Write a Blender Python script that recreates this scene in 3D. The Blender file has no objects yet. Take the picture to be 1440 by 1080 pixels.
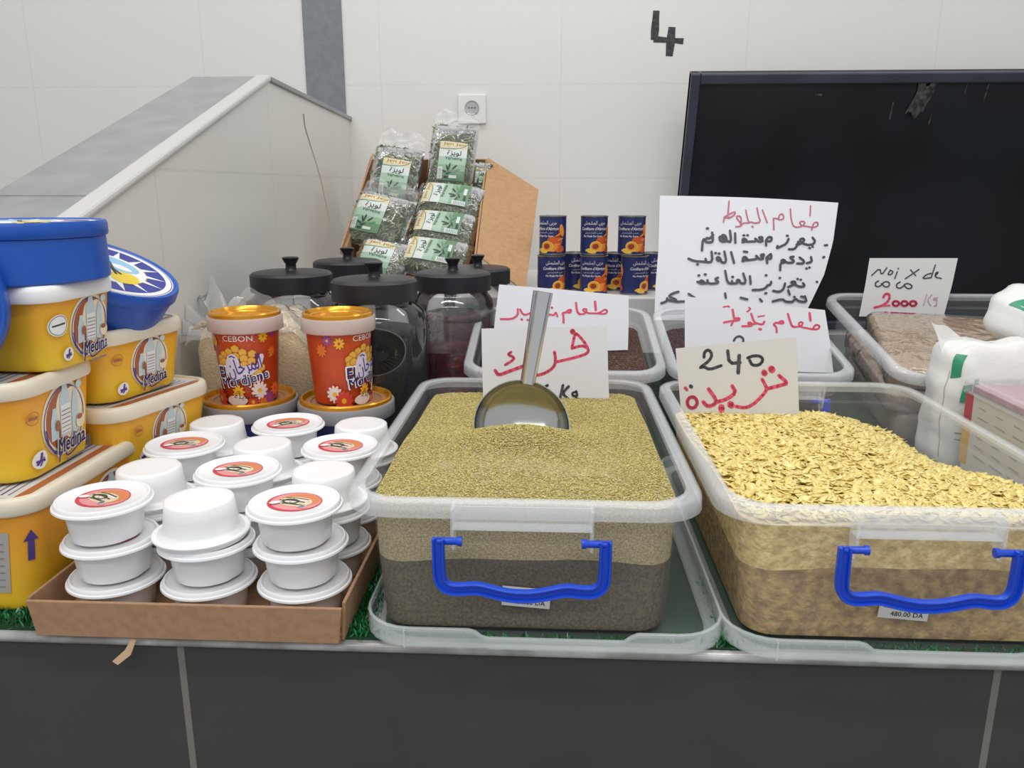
import bpy, math, random
import numpy as np
from mathutils import Vector, Matrix, Euler
random.seed(7); RNG = np.random.default_rng(7)
SC = bpy.context.scene
COL = SC.collection
PI = math.pi; R = math.radians

# ------------------------------------------------------------------ camera, world, lights, exposure
F = 1120.0; PITCH = R(13.9); YAW = R(2.9); CAM = Vector((0, 0, 0.5))
cd = bpy.data.cameras.new('camera'); cam = bpy.data.objects.new('camera', cd); COL.objects.link(cam)
cd.sensor_width = 36; cd.lens = F / 1440 * 36; cd.clip_start = 0.02
cam.location = CAM; cam.rotation_euler = (PI / 2 - PITCH, 0, YAW)
SC.camera = cam
SC.view_settings.view_transform = 'Standard'; SC.view_settings.look = 'None'
SC.view_settings.gamma = 1; SC.view_settings.use_curve_mapping = False
SC.view_settings.exposure = 0.0
SC.cycles.transparent_max_bounces = 32
SC.cycles.max_bounces = 8
SC.cycles.sample_clamp_indirect = 4.0
W = bpy.data.worlds.new('hall_light'); SC.world = W; W.use_nodes = True
bg = W.node_tree.nodes['Background']; bg.inputs[0].default_value = (0.93, 0.96, 1.0, 1); bg.inputs[1].default_value = 0.58

def area(name, loc, rot, sx, sy, power, color=(1, 0.98, 0.95)):
    l = bpy.data.lights.new(name, 'AREA'); l.shape = 'RECTANGLE'; l.size = sx; l.size_y = sy
    l.energy = power; l.color = color
    o = bpy.data.objects.new(name, l); o.location = loc; o.rotation_euler = rot; COL.objects.link(o)
    return o
area('tube_lamp', (-0.1, 0.12, 2.1), (R(8), 0, 0), 2.6, 0.16, 24)
area('tube_lamp', (0.0, 1.85, 2.6), (0, 0, 0), 4.4, 0.2, 30)
area('tube_lamp', (-0.4, -1.6, 2.3), (R(35), 0, 0), 3.0, 0.3, 22)

# ------------------------------------------------------------------ pixel to place (1440 x 1080 frame)
FW = Vector((-math.sin(YAW) * math.cos(PITCH), math.cos(YAW) * math.cos(PITCH), -math.sin(PITCH)))
RT = Vector((math.cos(YAW), math.sin(YAW), 0)); UP = RT.cross(FW)
def ray(px, py): return FW + RT * ((px - 720) / F) + UP * ((540 - py) / F)
def aty(px, py, y):
    d = ray(px, py); return CAM + d * (y / d.y)
def atz(px, py, z):
    d = ray(px, py); return CAM + d * ((z - CAM.z) / d.z)
def atplane(px, py, p0, n):
    d = ray(px, py); return CAM + d * ((p0 - CAM).dot(n) / d.dot(n))

# ------------------------------------------------------------------ materials
def lin(c):
    return tuple((x / 255 / 12.92 if x / 255 <= 0.04045 else ((x / 255 + 0.055) / 1.055) ** 2.4) for x in c)
MATS = {}
def mat(name, rgb, rough=0.5, spec=0.5, metal=0.0, noise=None, bump=None, sss=0.0, alpha=None, coat=0.0, trans=0.0):
    """rgb in sRGB 0..255; noise=(rgb2, scale[, detail]) mixes a second colour; bump=(scale, strength)."""
    if name in MATS: return MATS[name]
    m = bpy.data.materials.new(name); m.use_nodes = True; nt = m.node_tree; b = nt.nodes['Principled BSDF']
    b.inputs['Base Color'].default_value = (*lin(rgb), 1); b.inputs['Roughness'].default_value = rough
    b.inputs['Specular IOR Level'].default_value = spec; b.inputs['Metallic'].default_value = metal
    if sss: b.inputs['Subsurface Weight'].default_value = sss; b.inputs['Subsurface Radius'].default_value = (0.01, 0.01, 0.01)
    if alpha is not None: b.inputs['Alpha'].default_value = alpha
    if coat: b.inputs['Coat Weight'].default_value = coat
    if trans: b.inputs['Transmission Weight'].default_value = trans
    tc = nt.nodes.new('ShaderNodeTexCoord')
    if noise:
        n = nt.nodes.new('ShaderNodeTexNoise'); n.inputs['Scale'].default_value = noise[1]
        n.inputs['Detail'].default_value = noise[2] if len(noise) > 2 else 3
        nt.links.new(tc.outputs['Object'], n.inputs['Vector'])
        r = nt.nodes.new('ShaderNodeValToRGB'); r.color_ramp.elements[0].position = 0.38; r.color_ramp.elements[1].position = 0.62
        r.color_ramp.elements[0].color = (*lin(rgb), 1); r.color_ramp.elements[1].color = (*lin(noise[0]), 1)
        nt.links.new(n.outputs['Fac'], r.inputs['Fac']); nt.links.new(r.outputs['Color'], b.inputs['Base Color'])
    if bump:
        n = nt.nodes.new('ShaderNodeTexNoise'); n.inputs['Scale'].default_value = bump[0]; n.inputs['Detail'].default_value = 4
        nt.links.new(tc.outputs['Object'], n.inputs['Vector'])
        bn = nt.nodes.new('ShaderNodeBump'); bn.inputs['Strength'].default_value = bump[1]; bn.inputs['Distance'].default_value = 0.004
        nt.links.new(n.outputs['Fac'], bn.inputs['Height']); nt.links.new(bn.outputs['Normal'], b.inputs['Normal'])
    MATS[name] = m; return m

def vary(name, cols, rough=0.6, spec=0.3):
    """one colour per loose piece, picked at random along a ramp (real difference between grains / leaves)"""
    m = bpy.data.materials.new(name); m.use_nodes = True; nt = m.node_tree; b = nt.nodes['Principled BSDF']
    g = nt.nodes.new('ShaderNodeNewGeometry'); r = nt.nodes.new('ShaderNodeValToRGB')
    els = r.color_ramp.elements
    while len(els) < len(cols): els.new(0.5)
    for i, c in enumerate(cols):
        els[i].position = i / (len(cols) - 1); els[i].color = (*lin(c), 1)
    nt.links.new(g.outputs['Random Per Island'], r.inputs['Fac']); nt.links.new(r.outputs['Color'], b.inputs['Base Color'])
    b.inputs['Roughness'].default_value = rough; b.inputs['Specular IOR Level'].default_value = spec
    return m

def film(name, rgb=(255, 255, 255), haze=0.06, gloss=0.35, rough=0.08, bump=None, ior=1.45):
    """thin clear plastic or glass: transparent, with a little haze and a Fresnel reflection"""
    m = bpy.data.materials.new(name); m.use_nodes = True; nt = m.node_tree; nt.nodes.clear()
    out = nt.nodes.new('ShaderNodeOutputMaterial'); tr = nt.nodes.new('ShaderNodeBsdfTransparent')
    df = nt.nodes.new('ShaderNodeBsdfPrincipled'); df.inputs['Base Color'].default_value = (*lin(rgb), 1); df.inputs['Roughness'].default_value = 0.35
    gl = nt.nodes.new('ShaderNodeBsdfGlossy'); gl.inputs['Roughness'].default_value = rough
    lw = nt.nodes.new('ShaderNodeFresnel'); lw.inputs['IOR'].default_value = ior
    m1 = nt.nodes.new('ShaderNodeMixShader'); m2 = nt.nodes.new('ShaderNodeMixShader'); m1.inputs[0].default_value = haze
    mul = nt.nodes.new('ShaderNodeMath'); mul.operation = 'MULTIPLY_ADD'; mul.inputs[1].default_value = gloss * 2; mul.inputs[2].default_value = 0.0; mul.use_clamp = True
    L = nt.links.new
    L(lw.outputs[0], mul.inputs[0]); L(tr.outputs[0], m1.inputs[1]); L(df.outputs[0], m1.inputs[2])
    L(mul.outputs[0], m2.inputs[0]); L(m1.outputs[0], m2.inputs[1]); L(gl.outputs[0], m2.inputs[2]); L(m2.outputs[0], out.inputs[0])
    if bump:
        tc = nt.nodes.new('ShaderNodeTexCoord'); n = nt.nodes.new('ShaderNodeTexNoise'); n.inputs['Scale'].default_value = bump[0]; n.inputs['Detail'].default_value = 3
        n.inputs['Distortion'].default_value = 1.0
        bn = nt.nodes.new('ShaderNodeBump'); bn.inputs['Strength'].default_value = bump[1]; bn.inputs['Distance'].default_value = 0.006
        L(tc.outputs['Object'], n.inputs['Vector']); L(n.outputs['Fac'], bn.inputs['Height'])
        L(bn.outputs['Normal'], gl.inputs['Normal']); L(bn.outputs['Normal'], df.inputs['Normal']); L(bn.outputs['Normal'], lw.inputs['Normal'])
    return m

def tiles(name, rgb, grout, ax1, per1, off1, ax2, per2, off2, width, rough=0.3, mottled=0.0):
    """tile joints on world axes ax1 / ax2 ('X','Y','Z')"""
    m = bpy.data.materials.new(name); m.use_nodes = True; nt = m.node_tree; b = nt.nodes['Principled BSDF']; L = nt.links.new
    g = nt.nodes.new('ShaderNodeNewGeometry'); s = nt.nodes.new('ShaderNodeSeparateXYZ'); L(g.outputs['Position'], s.inputs[0])
    def line(ax, per, off):
        a = nt.nodes.new('ShaderNodeMath'); a.operation = 'SUBTRACT'; L(s.outputs[ax], a.inputs[0]); a.inputs[1].default_value = off
        p = nt.nodes.new('ShaderNodeMath'); p.operation = 'PINGPONG'; L(a.outputs[0], p.inputs[0]); p.inputs[1].default_value = per / 2
        c = nt.nodes.new('ShaderNodeMath'); c.operation = 'LESS_THAN'; L(p.outputs[0], c.inputs[0]); c.inputs[1].default_value = width / 2
        return c
    c1, c2 = line(ax1, per1, off1), line(ax2, per2, off2)
    mx = nt.nodes.new('ShaderNodeMath'); mx.operation = 'MAXIMUM'; L(c1.outputs[0], mx.inputs[0]); L(c2.outputs[0], mx.inputs[1])
    n = nt.nodes.new('ShaderNodeTexNoise'); n.inputs['Scale'].default_value = 9; n.inputs['Detail'].default_value = 5; L(g.outputs['Position'], n.inputs['Vector'])
    base = nt.nodes.new('ShaderNodeMix'); base.data_type = 'RGBA'
    base.inputs['A'].default_value = (*lin(rgb), 1); base.inputs['B'].default_value = (*lin([max(0, x - mottled) for x in rgb]), 1); L(n.outputs['Fac'], base.inputs['Factor'])
    mix = nt.nodes.new('ShaderNodeMix'); mix.data_type = 'RGBA'; L(mx.outputs[0], mix.inputs['Factor']); L(base.outputs['Result'], mix.inputs['A']); mix.inputs['B'].default_value = (*lin(grout), 1)
    L(mix.outputs['Result'], b.inputs['Base Color']); b.inputs['Roughness'].default_value = rough
    return m

# ------------------------------------------------------------------ mesh helpers
class MB:
    def __init__(s): s.v = []; s.f = []; s.mi = []; s.mats = []
    def midx(s, m):
        if m not in s.mats: s.mats.append(m)
        return s.mats.index(m)
    def add(s, vs, fs, m, M=None):
        o = len(s.v); i = s.midx(m)
        s.v += [tuple(M @ Vector(v)) if M is not None else tuple(v) for v in vs]
        s.f += [tuple(o + k for k in f) for f in fs]; s.mi += [i] * len(fs)
    def box(s, a, b, m, M=None):
        x0, y0, z0 = a; x1, y1, z1 = b
        s.add([(x0, y0, z0), (x1, y0, z0), (x1, y1, z0), (x0, y1, z0), (x0, y0, z1), (x1, y0, z1), (x1, y1, z1), (x0, y1, z1)],
              [(0, 3, 2, 1), (4, 5, 6, 7), (0, 1, 5, 4), (1, 2, 6, 5), (2, 3, 7, 6), (3, 0, 4, 7)], m, M)
    def loft(s, loops, m, cap0=False, cap1=False, closed=True, M=None):
        n = len(loops[0]); vs = [p for l in loops for p in l]; fs = []
        for i in range(len(loops) - 1):
            for j in range(n if closed else n - 1):
                k = (j + 1) % n; fs.append((i * n + j, i * n + k, (i + 1) * n + k, (i + 1) * n + j))
        if cap0: fs.append(tuple(range(n - 1, -1, -1)))
        if cap1: fs.append(tuple((len(loops) - 1) * n + j for j in range(n)))
        s.add(vs, fs, m, M)
    def lathe(s, prof, m, n=40, M=None, cap0=False, cap1=False, flute=None):
        loops = []
        for r, z in prof:
            loops.append([(r * math.cos(2 * PI * j / n), r * math.sin(2 * PI * j / n), z) for j in range(n)])
        if flute:
            loops = [[(x * flute(i, 2 * PI * j / n), y * flute(i, 2 * PI * j / n), z) for j, (x, y, z) in enumerate(l)] for i, l in enumerate(loops)]
        s.loft(loops, m, cap0, cap1, True, M)
    def tube(s, path, r, m, n=8, M=None, closed=False):
        loops = []; P = [Vector(p) for p in path]
        for i, p in enumerate(P):
            d = (P[min(i + 1, len(P) - 1)] - P[max(i - 1, 0)]).normalized()
            a = d.cross(Vector((0, 0, 1)));
            if a.length < 0.05: a = d.cross(Vector((0, 1, 0)))
            a.normalize(); b = d.cross(a); rr = r[i] if isinstance(r, (list, tuple)) else r
            loops.append([p + a * rr * math.cos(2 * PI * j / n) + b * rr * math.sin(2 * PI * j / n) for j in range(n)])
        s.loft(loops, m, True, True, True, M)
    def grid(s, fn, nu, nv, m, M=None):
        vs = [fn(i / nu, j / nv) for j in range(nv + 1) for i in range(nu + 1)]
        fs = [(j * (nu + 1) + i, j * (nu + 1) + i + 1, (j + 1) * (nu + 1) + i + 1, (j + 1) * (nu + 1) + i) for j in range(nv) for i in range(nu)]
        s.add(vs, fs, m, M)
    def build(s, name, parent=None, smooth=40, recalc=True):
        me = bpy.data.meshes.new(name); me.from_pydata(s.v, [], s.f)
        for m in s.mats: me.materials.append(m)
        me.polygons.foreach_set('material_index', s.mi)
        if recalc:
            import bmesh
            bm = bmesh.new(); bm.from_mesh(me); bmesh.ops.recalc_face_normals(bm, faces=bm.faces); bm.to_mesh(me); bm.free()
        if smooth:
            me.polygons.foreach_set('use_smooth', [True] * len(me.polygons)); me.set_sharp_from_angle(angle=R(smooth))
        me.update()
        o = bpy.data.objects.new(name, me); COL.objects.link(o)
        if parent: o.parent = parent
        return o

def thing(name, label, cat, loc=(0, 0, 0), rot=(0, 0, 0), group=None):
    o = bpy.data.objects.new(name, None); o.empty_display_size = 0.03; COL.objects.link(o)
    o.location = loc; o.rotation_euler = rot; return tag(o, label, cat, group)
def tag(o, label, cat, group=None, kind=None):
    o['label'] = label; o['category'] = cat
    if group: o['group'] = group
    if kind: o['kind'] = kind
    return o
def struct(o, label=None, cat=None):
    o['kind'] = 'structure'
    if label: o['label'] = label; o['category'] = cat
    return o
def children(o): return [c for c in bpy.data.objects if c.parent == o]
def dup(root, loc, rot, label, group=None):
    def cp(o, par):
        c = o.copy(); COL.objects.link(c)
        if par: c.parent = par
        for ch in kids[o.name]: cp(ch, c)
        return c
    kids = {}
    def walk(o):
        kids[o.name] = children(o)
        for c in kids[o.name]: walk(c)
    walk(root)
    r = cp(root, None); r.location = loc; r.rotation_euler = rot; r['label'] = label
    if group: r['group'] = group
    return r
def bevel(o, w, seg=2):
    b = o.modifiers.new('bevel', 'BEVEL'); b.width = w; b.segments = seg; b.limit_method = 'ANGLE'; return o
def solidify(o, t, off=0.0):
    b = o.modifiers.new('thickness', 'SOLIDIFY'); b.thickness = t; b.offset = off; return o

def rrect(hx, hy, r, z, cx=0, cy=0, n=6):
    pts = []
    for sx, sy, a0 in ((1, -1, -90), (1, 1, 0), (-1, 1, 90), (-1, -1, 180)):
        for k in range(n + 1):
            a = R(a0 + 90 * k / n); pts.append((cx + sx * (hx - r) + r * math.cos(a), cy + sy * (hy - r) + r * math.sin(a), z))
    return pts

def densify(l, k=26):
    """extra points along the four straight sides of a 28-point rounded rectangle"""
    out = []
    for i, (a, c) in enumerate(zip(l, l[1:] + l[:1])):
        n = k if i % 7 == 6 else 1
        out += [tuple(a[q] + (c[q] - a[q]) * j / n for q in range(3)) for j in range(n)]
    return out

def scatter(name, sv, sf, P, rot, S, m, parent=None, smooth=0):
    """many small loose pieces (grains, leaves, blades) as one mesh; P (n,3), rot list of 3x3 (n,3,3), S (n,) or (n,3)"""
    sv = np.array(sv, float); n = len(P); k = len(sv)
    S = np.array(S); S = S[:, None] * np.ones((1, 3)) if S.ndim == 1 else S
    V = np.einsum('nij,nkj->nki', rot, sv[None] * S[:, None, :]) + P[:, None, :]
    V = V.reshape(-1, 3)
    sizes = np.array([len(f) for f in sf]); flat = np.concatenate([np.array(f) for f in sf])
    loops = (flat[None] + (np.arange(n) * k)[:, None]).reshape(-1).astype(np.int32)
    tot = np.tile(sizes, n).astype(np.int32); start = np.concatenate([[0], np.cumsum(tot)[:-1]]).astype(np.int32)
    me = bpy.data.meshes.new(name); me.vertices.add(len(V)); me.vertices.foreach_set('co', V.reshape(-1).astype(np.float32))
    me.loops.add(len(loops)); me.loops.foreach_set('vertex_index', loops)
    me.polygons.add(len(tot)); me.polygons.foreach_set('loop_start', start); me.polygons.foreach_set('loop_total', tot)
    me.materials.append(m); me.update(); me.validate()
    o = bpy.data.objects.new(name, me); COL.objects.link(o)
    if parent: o.parent = parent
    return o
def rots(n, tilt, rng=RNG, upright=False):
    """random heading, tilted by up to `tilt` rad about random horizontal axes"""
    a = rng.uniform(0, 2 * PI, n); t = rng.normal(0, tilt, n); r = rng.normal(0, tilt, n)
    ca, sa, ct, st, cr, sr = np.cos(a), np.sin(a), np.cos(t), np.sin(t), np.cos(r), np.sin(r)
    Z = np.zeros(n); O = np.ones(n)
    Rz = np.stack([np.stack([ca, -sa, Z], 1), np.stack([sa, ca, Z], 1), np.stack([Z, Z, O], 1)], 1)
    Rx = np.stack([np.stack([O, Z, Z], 1), np.stack([Z, ct, -st], 1), np.stack([Z, st, ct], 1)], 1)
    Ry = np.stack([np.stack([cr, Z, sr], 1), np.stack([Z, O, Z], 1), np.stack([-sr, Z, cr], 1)], 1)
    return Rz @ Rx @ Ry

# ------------------------------------------------------------------ lettering and printed art
ARF = {'ا': 0xFE8D, 'ب': 0xFE8F, 'ة': 0xFE93, 'ت': 0xFE95, 'ج': 0xFE9D, 'د': 0xFEA9, 'ر': 0xFEAD, 'ز': 0xFEAF, 'س': 0xFEB1, 'ش': 0xFEB5,
       'ع': 0xFEC9, 'ف': 0xFED1, 'ك': 0xFED9, 'ل': 0xFEDD, 'م': 0xFEE1, 'ن': 0xFEE5, 'ه': 0xFEE9, 'و': 0xFEED, 'ى': 0xFEEF, 'ي': 0xFEF1}
NOJOIN = set('اةدرزوى')
def arabic(s):
    out = []
    for w in s.split(' '):
        r = ''
        for i, c in enumerate(w):
            prev = i > 0 and w[i - 1] not in NOJOIN; nxt = i < len(w) - 1 and c not in NOJOIN
            b = ARF[c]
            r += chr(b + (3 if prev and nxt else 1 if prev else 2 if nxt else 0))
        out.append(r[::-1])
    return ' '.join(out[::-1])
GL = {}
def glyphs(s, bold=0.0, shear=0.0, space=1.0):
    k = (s, bold, shear, space)
    if k in GL: return GL[k]
    c = bpy.data.curves.new('t', 'FONT'); c.body = s; c.size = 1; c.resolution_u = 2; c.offset = bold; c.shear = shear; c.space_character = space
    o = bpy.data.objects.new('t', c); COL.objects.link(o); bpy.context.view_layer.update()
    e = o.evaluated_get(bpy.context.evaluated_depsgraph_get()); me = e.to_mesh()
    v = np.array([(p.co.x, p.co.y) for p in me.vertices]); f = [tuple(p.vertices) for p in me.polygons]
    e.to_mesh_clear(); bpy.data.objects.remove(o); bpy.data.curves.remove(c)
    if len(v): v -= (v.min(0) + v.max(0)) / 2
    GL[k] = (v, f); return GL[k]

class Art:
    """flat print laid on a surface through fmap(u, v, h) -> point; each call lies a hair above the one before"""
    def __init__(s, mb, fmap, h0=0.0002, dh=0.00006): s.mb = mb; s.f = fmap; s.h = h0; s.dh = dh
    def up(s): s.h += s.dh
    def put(s, pts, faces, m): s.mb.add([s.f(u, v, s.h) for u, v in pts], faces, m)
    def rect(s, u0, v0, u1, v1, m, nu=1, nv=1):
        s.up(); pts = [(u0 + (u1 - u0) * i / nu, v0 + (v1 - v0) * j / nv) for j in range(nv + 1) for i in range(nu + 1)]
        s.put(pts, [(j * (nu + 1) + i, j * (nu + 1) + i + 1, (j + 1) * (nu + 1) + i + 1, (j + 1) * (nu + 1) + i) for j in range(nv) for i in range(nu)], m)
    def ell(s, cu, cv, ru, rv, m, rot=0, n=20, r0=0.0, up=True):
        if up: s.up()
        ca, sa = math.cos(rot), math.sin(rot); rings = [0.5, 1.0] if not r0 else [r0, 1.0]
        pts = [(cu, cv)] + [(cu + ca * ru * q * math.cos(t) - sa * rv * q * math.sin(t), cv + sa * ru * q * math.cos(t) + ca * rv * q * math.sin(t))
                            for q in rings for t in [2 * PI * j / n for j in range(n)]]
        fs = [] if r0 else [(0, 1 + j, 1 + (j + 1) % n) for j in range(n)]
        fs += [(1 + j, 1 + n + j, 1 + n + (j + 1) % n, 1 + (j + 1) % n) for j in range(n)]
        s.put(pts, fs, m)
    def poly(s, pts, m, up=True):
        if up: s.up()
        s.put(pts, [tuple(range(len(pts)))], m)
    def stroke(s, pts, w, m, up=True, taper=False, dots=True):
        if up: s.up()
        for i in range(len(pts) - 1):
            (x0, y0), (x1, y1) = pts[i], pts[i + 1]; d = math.hypot(x1 - x0, y1 - y0) or 1e-6
            nx, ny = -(y1 - y0) / d * w / 2, (x1 - x0) / d * w / 2
            s.put([(x0 - nx, y0 - ny), (x1 - nx, y1 - ny), (x1 + nx, y1 + ny), (x0 + nx, y0 + ny)], [(0, 1, 2, 3)], m)
        if dots:
            for x, y in pts:
                s.put([(x + w / 2 * math.cos(2 * PI * k / 8), y + w / 2 * math.sin(2 * PI * k / 8)) for k in range(8)], [tuple(range(8))], m)
    def text(s, t, u, v, h, m, bold=0.0, shear=0.0, rot=0.0, wide=None, space=1.0, fine=None):
        """h = letter height; wide = total width to squeeze into"""
        s.up(); g, f = glyphs(t, 0.0, shear, space)
        if not len(g): return
        sc = h / (g[:, 1].max() - g[:, 1].min()); sx = wide / (g[:, 0].max() - g[:, 0].min()) if wide else sc
        ca, sa = math.cos(rot), math.sin(rot); q = g * np.array([sx, sc])
        pts = [(u + ca * x - sa * y, v + sa * x + ca * y) for x, y in q]
        if fine:                       # keep large letters lying on a round wall
            out = []
            def split(t):
                L = [math.dist(t[i], t[(i + 1) % 3]) for i in range(3)]; k = L.index(max(L))
                if L[k] < fine: out.append(t); return
                a, b_, c = t[k], t[(k + 1) % 3], t[(k + 2) % 3]; mid = ((a[0] + b_[0]) / 2, (a[1] + b_[1]) / 2)
                split((a, mid, c)); split((mid, b_, c))
            for fc in f:
                for i in range(1, len(fc) - 1): split((pts[fc[0]], pts[fc[i]], pts[fc[i + 1]]))
            pts = [p for t in out for p in t]; f = [(3 * i, 3 * i + 1, 3 * i + 2) for i in range(len(out))]
        s.put(pts, f, m)
        if bold > 0.007:               # thicker strokes: the same letters shifted a little each way
            for k in range(8):
                dx, dy = 0.8 * bold * sc * math.cos(k * PI / 4), 0.8 * bold * sc * math.sin(k * PI / 4)
                s.put([(x + dx, y + dy) for x, y in pts], f, m)
    def flower(s, u, v, r, m, mc, n=9, a0=0.0):
        s.up()
        for k in range(n):
            a = a0 + 2 * PI * k / n
            s.ell(u + 0.6 * r * math.cos(a), v + 0.6 * r * math.sin(a), 0.42 * r, 0.2 * r, m, rot=a, n=8, up=False)
        s.ell(u, v, 0.26 * r, 0.26 * r, mc, n=10)
def chaikin(p, k=2):
    for _ in range(k):
        q = [p[0]]
        for a, b in zip(p, p[1:]):
            q += [(0.75 * a[0] + 0.25 * b[0], 0.75 * a[1] + 0.25 * b[1]), (0.25 * a[0] + 0.75 * b[0], 0.25 * a[1] + 0.75 * b[1])]
        p = q + [p[-1]]
    return p

# inks and plastics
white_ink = mat('white_ink', (238, 236, 232), 0.4)
black_ink = mat('black_ink', (38, 38, 44), 0.5)
navy_ink = mat('navy_ink', (44, 38, 112), 0.4)

# ------------------------------------------------------------------ setting: walls, ledge, counter
YW = 2.8; XD = -0.691
wall_m = tiles('white_wall_tile', (228, 226, 221), (221, 219, 214), 'X', 0.6, 0.02, 'Z', 0.3, 0.23, 0.004, 0.35)
div_m = tiles('white_divider_tile', (222, 220, 214), (213, 211, 205), 'Y', 0.6, 1.995, 'Z', 0.3, 0.53, 0.005, 0.3)
stripe_m = mat('grey_tile', (128, 131, 137), 0.45, noise=((120, 123, 129), 40))
marble = mat('grey_marble', (146, 147, 148), 0.28, noise=((134, 135, 137), 14, 5))
marble_edge = mat('pale_marble_edge', (196, 195, 192), 0.3)
ledge_m = mat('white_ledge_tile', (224, 223, 221), 0.3)
b = MB(); b.box((-3.2, YW, -0.9), (3.2, YW + 0.1, 3.0), wall_m); struct(b.build('wall_back', smooth=0))
b = MB(); b.box((-3.2, -2.2, -0.95), (3.2, YW + 0.1, -0.9), mat('floor_grey', (120, 118, 114), 0.5)); struct(b.build('floor', smooth=0))
b = MB(); b.box((-0.832, YW - 0.006, 0.2), (-0.702, YW - 0.0005, 2.2), stripe_m); struct(b.build('trim_1', smooth=0), 'dark grey tile strip running up the white back wall above the divider', 'wall strip')
# sloping divider: white tiled side, marble cap
side = [(1.13, 0.0), (1.13, 0.437), (2.015, 0.747), (YW, 0.718), (YW, 0.0)]
b = MB(); n = len(side)
b.add([(-0.872, y, z) for y, z in side] + [(XD, y, z) for y, z in side],
      [tuple(range(n)), tuple(range(2 * n - 1, n - 1, -1))] + [(i, i + n, (i + 1) % n + n, (i + 1) % n) for i in range(n)], div_m)
dv = thing('tiled_divider', 'white tiled divider with a sloping grey marble top beside the back wall', 'divider', (0, 0, 0)); dv['kind'] = 'structure'
b.build('divider_wall', dv, smooth=0)
def cap_strip(x0, x1, y0, z0, y1, z1, t, m, bev):
    bb = MB(); d = Vector((0, y1 - y0, z1 - z0)).normalized(); nn = Vector((0, -d.z, d.y)) * t
    A = [(x0, y0, z0), (x1, y0, z0), (x1, y1, z1), (x0, y1, z1)]
    bb.add(A + [tuple(Vector(a) + nn) for a in A], [(0, 3, 2, 1), (4, 5, 6, 7), (0, 1, 5, 4), (1, 2, 6, 5), (2, 3, 7, 6), (3, 0, 4, 7)], m)
    o = bb.build('cap_slab', dv, smooth=0); return bevel(o, bev, 3)
zs = lambda y: 0.437 + (y - 1.13) * (0.747 - 0.437) / (2.015 - 1.13)
cap_strip(-0.880, -0.722, 1.12, zs(1.12), 1.238, zs(1.238), 0.012, marble, 0.001)
cap_strip(-0.880, -0.722, 1.241, zs(1.241), 2.02, zs(2.02), 0.012, marble, 0.001)
o = cap_strip(-0.7225, -0.684, 1.12, zs(1.12), 2.02, zs(2.02), 0.016, marble_edge, 0.007); o.name = 'edge_trim'
cap_strip(-0.880, -0.684, 2.018, 0.747, YW, 0.718, 0.012, marble, 0.002)
crack = MB(); ck = [(427, 160), (429, 178), (437, 205), (445, 230), (452, 255), (458, 285), (464, 312)]
for i in range(len(ck) - 1):
    w = (0.005, 0.004, 0.0025, 0.002, 0.0015, 0.001)[i]
    d = ray(*ck[i]); p = CAM + d * ((XD + 0.0008 - CAM.x) / d.x); d = ray(*ck[i + 1]); q = CAM + d * ((XD + 0.0008 - CAM.x) / d.x)
    crack.add([p - Vector((0, w, 0)), p + Vector((0, w, 0)), q + Vector((0, w * .7, 0)), q - Vector((0, w * .7, 0))], [(0, 1, 2, 3)], mat('crack_grey', (150, 148, 143), 0.7))
crack.build('tile_crack', dv, smooth=0)
b = MB(); b.box((-0.69, 2.085, 0.0), (0.395, YW - 0.0005, 0.22), ledge_m); o = struct(bevel(b.build('trim_2', smooth=0), 0.004), 'white tiled ledge along the foot of the back wall carrying the cans', 'ledge')

# counter
dark_tile = tiles('dark_counter_tile', (72, 71, 69), (126, 122, 114), 'X', 0.92, 0.495, 'Z', 1.4, -0.78, 0.008, 0.42, 8)
strip_m = mat('counter_edge_metal', (196, 196, 194), 0.25, metal=0.15, noise=((150, 149, 146), 16, 4))
ct = thing('market_counter', 'long market counter with dark grey tiled front and pale worn edge strip', 'counter', (0, 0.797, -0.9))
b = MB(); b.box((-3.2, 0.004, 0.0), (3.2, 2.0, 0.885), dark_tile); b.build('tiled_front', ct, smooth=0)
b = MB(); b.box((-3.2, 0.004, 0.8855), (3.2, 2.0, 0.8985), mat('counter_top_grey', (120, 120, 118), 0.4)); b.build('countertop', ct, smooth=0)
es = [(0.012, 0.8995), (0.002, 0.8995), (-0.003, 0.897), (-0.0048, 0.893), (-0.004, 0.889), (0.001, 0.886)]
b = MB(); b.loft([[(-3.2, y, z) for y, z in es], [(3.2, y, z) for y, z in es]], strip_m, closed=False); o = b.build('edge_strip', ct); solidify(o, 0.002, -1)
# artificial grass mat
mat_green = vary('artificial_grass', [(8, 46, 22), (18, 92, 44), (40, 150, 78), (12, 60, 30)], 0.25, 0.6)
b = MB(); b.box((-3.2, 0.800, -0.001), (3.2, 2.08, 0.0035), mat('grass_backing', (14, 58, 30), 0.6)); gm = b.build('grass_mat', smooth=0)
tag(gm, 'shiny green artificial grass mat spread over the counter top', 'grass mat', kind='stuff')
def blades(n, x0, x1, y0, y1):
    P = np.stack([RNG.uniform(x0, x1, n), RNG.uniform(y0, y1, n), np.full(n, 0.003)], 1)
    return P
P = np.concatenate([blades(2600, -1.1, -0.58, 0.800, 0.88), blades(1500, -0.24, -0.20, 0.800, 1.1), blades(900, -0.6, 0.7, 0.798, 0.806), blades(350, 0.196, 0.202, 0.800, 0.95), blades(1200, -0.62, -0.1, 1.1, 1.4)])
bl = scatter('grass_blades', [(-0.0011, 0, 0), (0.0011, 0, 0), (0.0014, 0.002, 0.007), (-0.0004, 0.004, 0.012)], [(0, 1, 2, 3)], P, rots(len(P), 0.45), RNG.uniform(0.6, 1.0, len(P)), mat_green, gm); bl['kind'] = 'stuff'

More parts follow.
